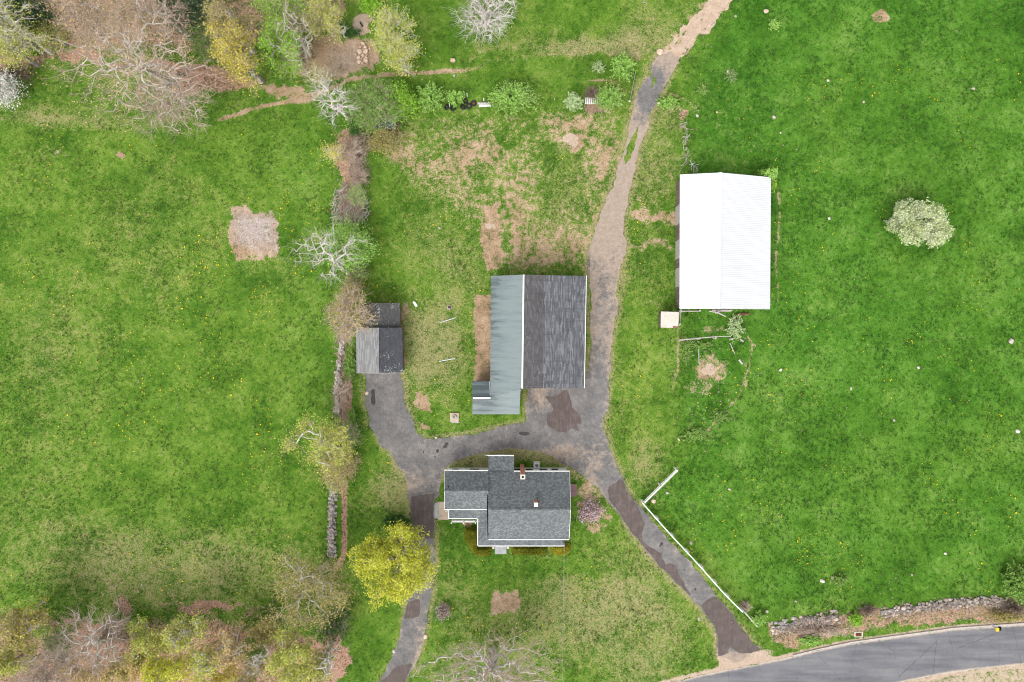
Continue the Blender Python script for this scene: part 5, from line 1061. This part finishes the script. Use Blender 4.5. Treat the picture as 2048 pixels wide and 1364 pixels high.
shoot_bush('bush', 'dense green bush cut by the right edge above the road', 2036, 1166, 34, 40, 2.4, 'midgreen', 280, dens=5, lsize=.18)
shoot_bush('bramble', 'brown arching bramble at the right edge below the dense bush', 2030, 1216, 36, 22, 1.4, None, 260, bark='brown', r=.015)
shoot_bush('bush', 'olive roadside scrub at the right edge', 2018, 1232, 46, 14, 1.1, 'olive', 210, dens=2, lsize=.14)

# --- clipped hedges in front of the house
def hedge(label, pts, h, leaf, n):
    w = pxw(lp(pts)); c = w.mean(0); rg = np.random.default_rng(len(label)*7); r = thing('hedge', label, 'hedge', (c[0], c[1], gz(*c)), 'clipped hedges along the front of the house')
    lo, hi = w.min(0), w.max(0); P_ = np.stack([rg.uniform(lo[0], hi[0], n*3), rg.uniform(lo[1], hi[1], n*3)], 1); d = sdf(P_[:, 0], P_[:, 1], w); k = d > 0; P_, d = P_[k][:n], d[k][:n]
    z = h*np.clip(d/.35, .1, 1)**.45 + rg.normal(size=len(P_))*.03 + .10*(vn(P_[:,0], P_[:,1], .5, 8)-.5); q = np.stack([P_[:, 0]-c[0], P_[:, 1]-c[1], z], 1)
    V, F_ = leaves(rg, q, .12, .7); tt = np.clip(rg.uniform(0, .7, len(q)) + .6*(vn(P_[:,0], P_[:,1], .8, 4)-.3), 0, 1)
    qmesh('foliage', [(V, F_, 0)], [MAT_LEAF[leaf]], r, np.repeat(tt, 4))
    X, Y = field(lo[0]-.2, hi[0]+.2, lo[1]-.2, hi[1]+.2, .1); D = sdf(X, Y, w); 
    body = march('body', D-.06, lo[0]-.2, lo[1]-.2, .1, .0, MAT_LEAF[leaf]); body.parent = r; me = body.data; co = np.zeros(len(me.vertices)*3, np.float32); me.vertices.foreach_get('co', co); co = co.reshape(-1, 3)
    dd = sdf(co[:, 0], co[:, 1], w); co[:, 2] = (h-.08)*np.clip(dd/.3, 0, 1)**.5; co[:, 0] -= c[0]; co[:, 1] -= c[1]; me.vertices.foreach_set('co', co.ravel()); me.update(); return r
hedge('olive hedge wrapping the lower left corner of the house', '930,1054 944,1052 957,1056 958,1090 982,1090 982,1109 968,1111 952,1108 940,1096 930,1080 928,1066', 1.0, 'hedge', 5200)
hedge('long olive hedge right of the front landing', '1022,1088 1094,1088 1094,1104 1085,1109 1060,1108 1024,1108', .9, 'hedge', 4200)
hedge('short golden hedge at the lower right corner of the house', '1101,1088 1138,1084 1141,1094 1139,1104 1128,1109 1110,1108 1102,1102', .9, 'hedgegold', 3000)

# --- top-left wood
g = 'trees of the wood in the top left corner'
tree('bare_tree', 'huge spreading leafless tree in the top left wood reaching down over the field', 262, 120, 140, 104, 15, 4, 'tan', 'pale', 'twig', n=720, k=5, lsize=.15, sig=.3, twigs=3, tl=1.0, rad=1.15, thin=.03, lump=.5, wander=.35, base=(330,160))
tree('bare_tree', 'long-limbed bare tree hanging lowest over the upper left field', 335, 205, 66, 58, 11, 4, None, 'pale', 'twig', n=330, k=0, twigs=5, tl=1.1, base=(360,150), lump=.5, thin=.03, rad=1.2, shell=1.8)
tree('bare_tree', 'grey twiggy tree cut by the top edge left of the huge bare tree', 180, 30, 80, 50, 13, 4, 'tan', 'grey', 'twig', n=420, k=8, lsize=.13, twigs=5, tl=1.0, lump=.4, base=(215,90))
tree('tree', 'tall yellow-leaved tree between bare tree and bright green tree', 472, 110, 52, 64, 12, 3, 'yellow', 'grey', 'twig', n=620, k=10, lsize=.17, sig=.2, twigs=3, lump=.4, clumps=30, clr=.24)
tree('tree', 'thin yellow-olive tree behind the tall yellow-leaved one', 452, 42, 44, 40, 12, 3, 'olive', 'pale', 'twig', n=330, k=8, lsize=.17, twigs=3, lump=.4, clumps=30, clr=.24, sig=.2)
tree('tree', 'bright green half-bare tree beside the dirt yard', 562, 84, 44, 58, 9, 1.5, 'bright', 'pale', 'twig', n=430, k=13, lsize=.17, sig=.2, twigs=2, lump=.6, rot=20, rad=1.2, clumps=30, clr=.24)
tree('bare_tree', 'pale bare limbs at the right of the bright green tree', 592, 70, 32, 54, 8.5, 1.5, 'yellowgreen', 'white', 'twig', n=170, k=2, lsize=.12, twigs=4, lump=.5, rad=1.3, thin=.022)
tree('tree', 'soft olive tree above the dirt yard', 645, 30, 38, 38, 8, 2, 'yellowgreen', 'grey', 'twig', n=380, k=10, lsize=.17, sig=.2, twigs=4, lump=.35, clumps=30, clr=.24)
tree('small_tree', 'crooked little dead tree at the rim of the dirt yard', 682, 58, 14, 9, 3, .8, None, 'white', 'white', n=26, k=0, twigs=3, tl=.6, rad=2.2, thin=.02)
tree('tree', 'yellow-green tree right of the boulder pile, upper of two', 786, 62, 42, 46, 8, 2, 'yellowgreen', 'white', 'white', n=380, k=12, lsize=.17, sig=.2, twigs=3, lump=.4, clumps=30, clr=.24)
tree('tree', 'yellow-green tree right of the boulder pile, lower of two', 802, 112, 34, 32, 6.5, 1.6, 'yellowgreen', 'white', 'white', n=300, k=12, lsize=.17, sig=.28, twigs=3, lump=.4, clumps=30, clr=.24)
shoot_bush('bush', 'bright green bush cut by the top edge near the sand circle', 742, 10, 26, 20, 2.0, 'bright', 170, dens=5, lsize=.17)
shoot_bush('bush', 'low dark bush under the crooked little dead tree', 700, 66, 24, 10, .9, 'dark', 90, dens=4, lsize=.16)
tree('pine_tree', 'dark evergreen in the extreme top left corner', 40, 22, 42, 34, 9, .6, 'pine', 'brown', 'brown', n=420, k=26, lsize=.2, sig=.3, twigs=2)
tree('pine_tree', 'dark evergreen behind the bare branches near the yellow tree', 375, 22, 46, 30, 8, .6, 'pine', 'brown', 'brown', n=380, k=24, lsize=.2, sig=.3, twigs=2)
tree('leaning_tree', 'forked pale tree leaning out past the left edge', -4, 20, 60, 60, 14, 7, 'yellowgreen', 'pale', 'pale', n=120, k=9, lsize=.16, twigs=4, base=(104,105), rad=2.3, thin=.03, lump=.5)
tree('leaning_tree', 'second pale tree leaning left beside the forked one', 20, 66, 48, 26, 12, 6, 'yellowgreen', 'grey', 'pale', n=90, k=10, lsize=.16, twigs=3, base=(88,104), rad=2.3, thin=.03, lump=.4)
tree('tree', 'yellow-green tree at the left edge above the white blossom', 12, 92, 34, 30, 8, 2, 'yellowgreen', 'grey', 'twig', n=240, k=13, lsize=.17, twigs=2)
tree('thicket', 'reddish twig thicket at the left edge', 30, 143, 26, 16, 2.4, .2, None, 'brown', 'brown', n=200, k=0, twigs=6, tl=.7, cat='thicket')
tree('small_tree', 'small green-leaved tree among the leaning stems', 97, 66, 26, 26, 5, 1, 'yellowgreen', 'grey', 'greentwig', n=160, k=12, lsize=.16)
tree('small_tree', 'green understorey tree beneath the yellow-leaved one', 410, 75, 26, 36, 5, .8, 'midgreen', 'grey', 'twig', n=220, k=12, lsize=.16, lump=.4)
tree('tree', 'green-leaved tree cut by the top edge behind the bright green tree', 560, 0, 46, 30, 9, 2, 'bright', 'grey', 'twig', n=260, k=15, lsize=.17, lump=.4)
tree('tree', 'bare-topped tree cut by the top edge beside the dark evergreen', 300, 0, 60, 40, 14, 4, 'tan', 'pale', 'twig', n=360, k=3, lsize=.13, twigs=5, tl=1.0, rad=1.3)

# --- bottom-left wood
F2 = [('tree', 'orange-budded tree with white limbs at the right of the lower wood', 462, 1292, 40, 44, 9, 2.5, 'rust', 'white', dict(clumps=24, clr=.2, sig=.2, tl=.5, n=220, k=8, lsize=.2, twigs=2, rad=1.72)),
 ('tree', 'yellow-green tree with white crooked limbs left of the orange one', 372, 1270, 44, 46, 9.5, 2.5, 'yellowgreen', 'white', dict(clumps=24, clr=.2, sig=.2, tl=.5, n=280, k=9, lsize=.2, twigs=2, rad=1.72)),
 ('tree', 'bright yellow tree cut by the bottom edge near the orange one', 330, 1345, 52, 34, 10, 2.5, 'maple', 'grey', dict(clumps=24, clr=.24, sig=.2, tl=.5, n=380, k=11, lsize=.2, twigs=2)),
 ('tree', 'pale-limbed tree leafing yellow over the orange-budded one', 405, 1330, 46, 34, 10, 3, 'yellowgreen', 'white', dict(clumps=24, clr=.2, sig=.2, tl=.5, n=220, k=9, lsize=.2, twigs=2, rad=1.88)),
 ('bare_tree', 'tallest white-limbed bare tree in the lower wood', 188, 1288, 66, 72, 11, 3.5, None, 'pale', dict(n=150, k=0, twigs=5, tl=1.2, rad=1.35, thin=.026, wander=.4, jit=.15)),
 ('bare_tree', 'grey bare tree left of the tallest white-limbed one', 112, 1318, 50, 44, 10, 3, None, 'pale', dict(n=170, k=0, twigs=5, tl=1.1, rad=1.1)),
 ('bare_tree', 'grey twiggy crown at the bottom edge below the white-limbed trees', 78, 1362, 60, 30, 12, 4, None, 'pale', dict(n=260, k=0, twigs=6, tl=1.0, rad=1.2)),
 ('tree', 'olive-yellow tree at the left edge of the lower wood', 30, 1262, 50, 44, 11, 3, 'olive', 'pale', dict(clumps=24, clr=.2, sig=.2, tl=.5, n=330, k=10, lsize=.2, twigs=2)),
 ('tree', 'yellow tree in the bottom left corner', 22, 1325, 50, 40, 10, 2.5, 'yellowgreen', 'grey', dict(clumps=24, clr=.24, sig=.2, tl=.5, n=330, k=11, lsize=.2, twigs=2)),
 ('tree', 'thin white-stemmed tree at the upper rim of the lower wood', 62, 1238, 22, 36, 9, 3, 'yellow', 'white', dict(clumps=24, clr=.2, sig=.2, tl=.5, n=110, k=7, lsize=.2, twigs=2, rad=2.19)),
 ('tree', 'bushy olive tree in the middle of the lower wood', 290, 1290, 38, 42, 8, 1.5, 'yellowgreen', 'grey', dict(clumps=24, clr=.24, sig=.2, tl=.5, n=300, k=10, lsize=.2, twigs=2)),
 ('small_tree', 'green understorey tree below the tallest bare tree', 240, 1335, 44, 34, 6, 1, 'olive', 'grey', dict(clumps=24, clr=.24, sig=.2, tl=.5, n=240, k=11, lsize=.2, twigs=2)),
 ('small_tree', 'orange-budded understorey tree in the lower wood', 275, 1332, 30, 26, 7, 1.5, 'rust', 'grey', dict(clumps=24, clr=.24, sig=.2, tl=.5, n=200, k=9, lsize=.2, twigs=2)),
 ('small_tree', 'green small tree left of the grey bare tree', 120, 1280, 40, 30, 5.5, .8, 'midgreen', 'grey', dict(clumps=24, clr=.24, sig=.2, tl=.5, n=240, k=10, lsize=.2, twigs=2)),
 ('tree', 'yellow-green tree cut by the bottom edge under the big olive oak', 585, 1318, 64, 52, 10, 2.5, 'yellowgreen', 'pale', dict(clumps=24, clr=.2, sig=.2, tl=.5, n=520, k=10, lsize=.2, twigs=2)),
 ('tree', 'soft green tree at the bottom edge right of the wood', 628, 1345, 44, 34, 9, 2.5, 'yellowgreen', 'grey', dict(clumps=24, clr=.24, sig=.2, tl=.5, n=300, k=10, lsize=.2, twigs=2)),
 ('small_tree', 'dark green tree on the wall line under the oak', 668, 1252, 28, 28, 4.5, .5, 'dark', 'brown', dict(n=200, k=10, lsize=.17, twigs=2)),
 ('dead_tree', 'dead white snag at the lower end of the wall line', 655, 1325, 22, 34, 9, 3, None, 'white', dict(n=40, k=0, twigs=3, rad=2.4, thin=.02, base=(664,1282))),
 ('small_tree', 'olive scrub tree between oak and orange-budded tree', 530, 1262, 34, 26, 6, 1.2, 'olive', 'grey', dict(clumps=24, clr=.24, sig=.2, tl=.5, n=220, k=10, lsize=.2, twigs=2)),
 ('dead_tree', 'leaning white snag in the gap of the lower wood', 515, 1322, 22, 30, 9, 3, None, 'white', dict(n=36, k=0, twigs=3, rad=2.6, thin=.02)),
 ('small_tree', 'dark understorey tree in the gap of the lower wood', 508, 1300, 26, 34, 4, .5, 'midgreen', 'brown', dict(clumps=24, clr=.24, sig=.2, tl=.5, n=200, k=10, lsize=.2, twigs=2)),
 ('thicket', 'brown leafless thicket in the middle of the lower wood', 240, 1262, 44, 22, 3.2, .3, None, 'brown', dict(n=330, k=0, twigs=6, tl=.8, cat='thicket')),
 ('bush', 'single dark green cedar bush at the edge of the lower wood', 276, 1253, 10, 11, 2.0, .1, 'bright', 'brown', dict(n=90, k=22, lsize=.16, twigs=1, cat='bush')),
 ('bush', 'low green bush at the field edge left of the grey stone', 82, 1262, 14, 10, 1.8, .1, 'bright', 'brown', dict(n=70, k=10, lsize=.15, twigs=1, cat='bush')),
 ('tree', 'yellow tree cut by the bottom edge left of the soft green one', 440, 1362, 50, 26, 9, 2, 'yellow', 'grey', dict(clumps=24, clr=.24, sig=.2, tl=.5, n=260, k=9, lsize=.2, twigs=2)),
 ('tree', 'grey twiggy tree at the bottom edge beside the yellow one', 505, 1360, 40, 28, 11, 3, 'olive', 'pale', dict(clumps=24, clr=.2, sig=.2, tl=.5, n=220, k=6, lsize=.2, twigs=2)),
 ('tree', 'sparse orange-olive tree crowning the far bottom left', 170, 1350, 44, 30, 10, 3, 'rust', 'grey', dict(clumps=24, clr=.24, sig=.2, tl=.5, n=220, k=8, lsize=.2, twigs=2))]
for nm, lab, cx, cy, rx, ry, tp_, bt, lf, bk, kw in F2:
    kw.setdefault('tuck', .07); kw.setdefault('bottom', -.7); tree(nm, lab, cx, cy, rx, ry, tp_, bt, lf, bk, lump=.4, **kw)

# --- brush heaps on the old wall line
def brush(label, pts, n, h, L=1.1, mat=('twig', 'grey'), rr=.02):
    w = pxw(lp(pts)); c = w.mean(0); rg = np.random.default_rng(len(label)*13+n); r = thing('brush_pile', label, 'brush pile', (c[0], c[1], gz(*c)))
    lo, hi = w.min(0), w.max(0); P_ = np.stack([rg.uniform(lo[0], hi[0], n*4), rg.uniform(lo[1], hi[1], n*4)], 1); P_ = P_[inside(P_[:, 0], P_[:, 1], w)][:n]; m = len(P_)
    az = rg.uniform(0, math.pi, m) if L < 1.3 else rg.normal(.8, .7, m); l = L*rg.uniform(.3, 1, m); d = np.stack([np.cos(az)*l/2, np.sin(az)*l/2, rg.normal(size=m)*.12], 1); q = np.stack([P_[:, 0]-c[0], P_[:, 1]-c[1], rg.uniform(.03, h, m)], 1)
    bend = rg.normal(size=(m, 3))*.08*l[:, None]; rad_ = rr*rg.uniform(.5, 1.6, m)
    for i, b in enumerate(mat):
        s_ = slice(i*m//len(mat), (i+1)*m//len(mat)); V, F_ = tubes(np.concatenate([(q-d)[s_], (q+bend)[s_]]), np.concatenate([(q+bend)[s_], (q+d)[s_]]), np.tile(rad_[s_], 2), np.tile(rad_[s_]*.8, 2), 4)
        o = qmesh('sticks', [(V, F_, 0)], [BARK[b]], r); o['kind'] = 'stuff'
    return r
brush('big heap of grey and brown branches on the wall line above the leaning tree', '690,365 720,372 735,400 742,430 728,446 712,450 690,452 668,444 664,420 672,390', 420, .7, 1.5, ('twig', 'grey', 'pale', 'brown'), .022)
brush('brush heap of brown sticks beside the olive bush', '716,262 740,270 750,290 735,310 722,330 712,350 700,350 704,315 700,300', 320, .7, 1.3, ('brown', 'twig'), .02)
brush('reddish brush and litter right of the grey thicket', '705,325 735,320 745,345 735,370 712,368', 110, .3, 1.0, ('brown', 'twig'), .018)
brush('brown brush strip on the wall left of the garage', '672,690 690,560 712,552 716,600 700,640 694,700 690,790 676,800', 260, .5, .9, ('brown', 'twig'), .014)
brush('brown brush around the stones below the garage', '670,780 692,775 700,800 690,860 668,850', 150, .4, .9, ('brown', 'twig'), .014)
brush('split sticks at the edge of the dirt yard', '590,90 614,100 620,150 600,150 586,120', 130, .35, 1.0, ('twig', 'pale'), .02)
brush('thin grey driftwood sticks at the upper left of the white shed', '1362,240 1376,250 1376,320 1368,346 1360,345 1366,300', 50, .3, 1.1, ('pale', 'twig'), .02)
brush('bleached twigs in deep grass above the white shed', '1380,322 1396,325 1394,345 1382,344', 16, .5, .9, ('white',), .02)
brush('dry stalks and leaves lying over the broken road wall', '1540,1262 1600,1236 1680,1222 1690,1240 1600,1262 1550,1280', 520, .75, .55, ('brown', 'twig'), .016)
brush('dry stalks and leaves lying over the long road wall', '1764,1232 1850,1208 1960,1194 2020,1192 2020,1212 1900,1222 1770,1242', 620, .7, .55, ('brown', 'twig'), .016)
brush('pile of brown plant stalks under the pallet hedge', '1165,212 1205,212 1215,226 1170,226', 90, .2, .8, ('brown', 'twig'), .012)

HEDGEROW = [('scrub_tree','grey twiggy scrub beside the top corner of the garage wall line',688,668,17,22,3.0,.3,None,'twig'),('scrub_tree','olive scrub on the wall below the bare leaning tree',706,575,20,24,3.0,.3,'olive','grey'),
 ('scrub_tree','low leafy scrub on the wall between leaning tree and lean-to',716,545,16,18,2.4,.2,'midgreen','brown'),('scrub_tree','grey scrub halfway down the wall opposite the garage drive',684,785,16,30,2.4,.2,None,'twig'),
 ('scrub_tree','green scrub at the wall left of the oil stains',700,870,18,26,2.6,.2,'midgreen','grey'),('scrub_tree','olive scrub at the top end of the straight stone wall',672,962,18,18,2.6,.2,'yellowgreen','grey'),
 ('scrub_tree','brown scrub above the brush heap',716,352,18,16,2.0,.2,None,'brown'),('scrub_tree','green scrub sprouting through the brush heap',714,392,14,14,2.0,.2,'feather','brown'),
 ('scrub_tree','dry scrub along the wall right of the broken-topped tree',700,930,16,20,2.2,.2,'olive','twig')]
for nm, lab, cx_, cy_, rx_, ry_, tp_, bt_, lf_, bk_ in HEDGEROW: tree(nm, lab, cx_, cy_, rx_, ry_, tp_, bt_, lf_, bk_, 'twig', n=130, k=7, lsize=.14, sig=.24, twigs=4, tl=.6, lump=.4, cat='scrub')
shoot_bush('weed_patch', 'weedy fringe along the lower right of the corral', 1440, 832, 26, 16, .5, 'midgreen', 70, dens=2, lsize=.14)
shoot_bush('weed_patch', 'lush weeds at the left side of the corral', 1374, 700, 12, 30, .5, 'midgreen', 70, dens=2, lsize=.14)
shoot_bush('weed_patch', 'green weeds below the corral rail', 1400, 690, 30, 9, .5, 'midgreen', 70, dens=2, lsize=.14)
# --- ground cover nobody could count
def scatter(n, fn, x0, x1, y0, y1, seed):
    rg = np.random.default_rng(seed); px = rg.uniform(x0, x1, n); py = rg.uniform(y0, y1, n); k = rg.random(n) < fn(px, py); return px[k], py[k], rg
def samp(A_, px, py):        # read a ground mask at pixel positions
    x = (px-1024)*S; y = (682-py)*S; i = np.clip(np.searchsorted(gx, x), 0, len(gx)-1); j = np.clip(np.searchsorted(gy, y), 0, len(gy)-1); return A_[j, i]
# grass tufts
def green_ok(px, py): return np.where((samp(soil, px, py) < .45) & (samp(drive_d, px, py) < -2) & (samp(road_d, px, py) < -6) & (samp(sand, px, py) < .5), 1.0, 0)
M['tuft'] = leafmat('lush_grass_blades', (0.024,0.085,0.010), (0.055,0.165,0.020), (0.15,0.27,0.06), 1.0); M['tuft_dry'] = leafmat('dull_grass_blades', (0.055,0.11,0.018), (0.12,0.19,0.04), (0.32,0.30,0.14), 1.0)
def tufts(name, label, n, fn, seed, mat, h, blades=5):
    px, py, rg = scatter(n, fn, -30, 2080, -30, 1400, seed); x = (px-1024)*S; y = (682-py)*S; m = len(x); z = gh(x, y)
    big_ = .45 + 1.3*fbm(x, y, 2.2, 12, 3); X_ = np.repeat(np.stack([x, y, z], 1), blades, 0); az = rg.uniform(0, 2*math.pi, m*blades); hh = h*np.repeat(big_, blades)*rg.uniform(.5, 1.2, m*blades); wd_ = .022 + .02*rg.random(m*blades); ln = hh*rg.uniform(.3, 1.2, m*blades)
    dv = np.stack([np.cos(az), np.sin(az), np.zeros_like(az)], 1); sv = np.stack([-np.sin(az), np.cos(az), np.zeros_like(az)], 1); b0 = X_ + dv*.04; md = b0 + dv*(ln*.5)[:, None] + np.array([0, 0, 1])*(hh*.75)[:, None]; tp_ = b0 + dv*ln[:, None] + np.array([0, 0, 1])*(hh*.8)[:, None]
    V = np.stack([b0 - np.array([0, 0, .03]), md - sv*wd_[:, None], tp_, md + sv*wd_[:, None]], 1).reshape(-1, 3); tt = np.clip(np.repeat(rg.random(m), blades)*.6 + rg.random(m*blades)*.4, 0, 1)
    me_parts = [(V, np.arange(len(V)).reshape(-1, 4), 0)]; o = qmesh(name, me_parts, [mat], None, np.repeat(tt, 4)); tag(o, label, None, None, 'stuff')
tufts('grass', 'tufts of lush pasture grass', 95000, lambda px, py: green_ok(px, py)*np.clip(samp(lush, px, py)*1.4, 0.02, 1)*(.25+.75*(fbm((px-1024)*S, (682-py)*S, 3, 5, 3) > .5)), 3, M['tuft'], .17)
tufts('grass', 'tufts of dull mown and grazed grass', 95000, lambda px, py: green_ok(px, py)*np.clip(1-samp(lush, px, py), 0, 1)*(.25+.75*(fbm((px-1024)*S, (682-py)*S, 3, 6, 3) > .5)), 4, M['tuft_dry'], .11)
# dandelions
def dand(px, py):
    x = (px-1024)*S; y = (682-py)*S; c = fbm(x, y, 5, 501, 3); b = np.clip((c-.55)*9, 0.02, 1)
    reg = np.ones_like(px)*.25 + .5*np.exp(-(((px-480)/200)**2+((py-600)/160)**2)) + 2.2*np.exp(-(((px-835)/55)**2+((py-510)/60)**2)) + .7*np.exp(-(((px-1850)/170)**2+((py-700)/130)**2)) + 1.0*np.exp(-(((px-1740)/70)**2+((py-1165)/40)**2)) + .8*np.exp(-(((px-1560)/80)**2+((py-1085)/60)**2)) + .6*np.exp(-(((px-510)/50)**2+((py-525)/14)**2)) + .5*np.exp(-(((px-1960)/90)**2+((py-430)/90)**2)) + .5*np.exp(-(((px-1230)/30)**2+((py-800)/50)**2)) + .3*np.exp(-(((px-1550)/80)**2+((py-150)/90)**2))
    return b*reg*green_ok(px, py)
px, py, rg = scatter(18000, dand, 0, 2048, 100, 1300, 77)
x = (px-1024)*S; y = (682-py)*S; s_ = rg.uniform(.035, .072, len(x)); s_ *= np.where(rg.random(len(x)) < .06, 1.5, 1); z = gh(x, y) + .16; V = []; F_ = []
ang = np.arange(6)*math.pi/3; ring = np.stack([x[:, None]+s_[:, None]*np.cos(ang), y[:, None]+s_[:, None]*np.sin(ang), np.repeat((z)[:, None], 6, 1)], 2).reshape(-1, 3)
M['dandelion'] = plain('dandelion_yellow', (0.72,0.50,0.015), (0.62,0.42,0.015), 2, 0.8, 0.1)
me = raw_mesh('dandelions', ring, np.arange(len(ring)), np.full(len(x), 6)); tag(link_mesh('dandelions', me, M['dandelion']), 'yellow dandelion heads dotted through the grass', None, None, 'stuff')
# forest floor undergrowth, leaf litter
def woodmask(px, py):
    a = (py > 1215 + 14*np.sin(px/37)) & (px < 690); b = (py < 120 + 25*np.sin(px/60)) & (px < 640); c = (px > 665) & (px < 735) & (py > 240) & (py < 460); d = (np.abs(px-690) < 18) & (py > 560) & (py < 960); e = (np.abs(py-(1275-(px-1545)*.085)) < 16) & (px > 1545)
    return a*1.0 + b*1.0 + c*.8 + d*.7 + e*.8
def under(name, label, n, mat, ls, seed, h, hue):
    px, py, rg = scatter(n, lambda a, b: woodmask(a, b)*(fbm((a-1024)*S, (682-b)*S, 2.4, seed+90, 3) > hue), -40, 2090, -40, 1410, seed); x = (px-1024)*S; y = (682-py)*S; k = 5
    q = np.repeat(np.stack([x, y, gh(x, y)], 1), k, 0) + rg.normal(size=(len(x)*k, 3))*np.array([.22, .22, 0]) + np.abs(rg.normal(size=(len(x)*k, 1)))*np.array([[0, 0, h]]); V, F_ = leaves(rg, q, ls, .6)
    o = qmesh(name, [(V, F_, 0)], [MAT_LEAF[mat]], None, np.repeat(rg.random(len(q)), 4)); tag(o, label, None, None, 'stuff')
under('undergrowth', 'green undergrowth on the wood floor and wall line', 9000, 'midgreen', .15, 21, .3, .54)
under('leaf_litter', 'pinkish brown fallen leaves on the wood floor', 14000, 'tan', .13, 22, .03, .40)
px, py, rg = scatter(9000, lambda a, b: woodmask(a, b), -40, 2090, -40, 1410, 31); x = (px-1024)*S; y = (682-py)*S; A_ = np.stack([x, y, gh(x, y)+.05], 1); d = rg.normal(size=A_.shape)*np.array([.4, .4, .25]); d[:, 2] = np.abs(d[:, 2])
V, F_ = tubes(A_, A_+d, np.full(len(x), .016), np.full(len(x), .008), 3); tag(qmesh('fallen_twigs', [(V, F_, 0)], [BARK['twig']], None), 'fallen twigs and dry stalks on the wood floor', None, None, 'stuff')
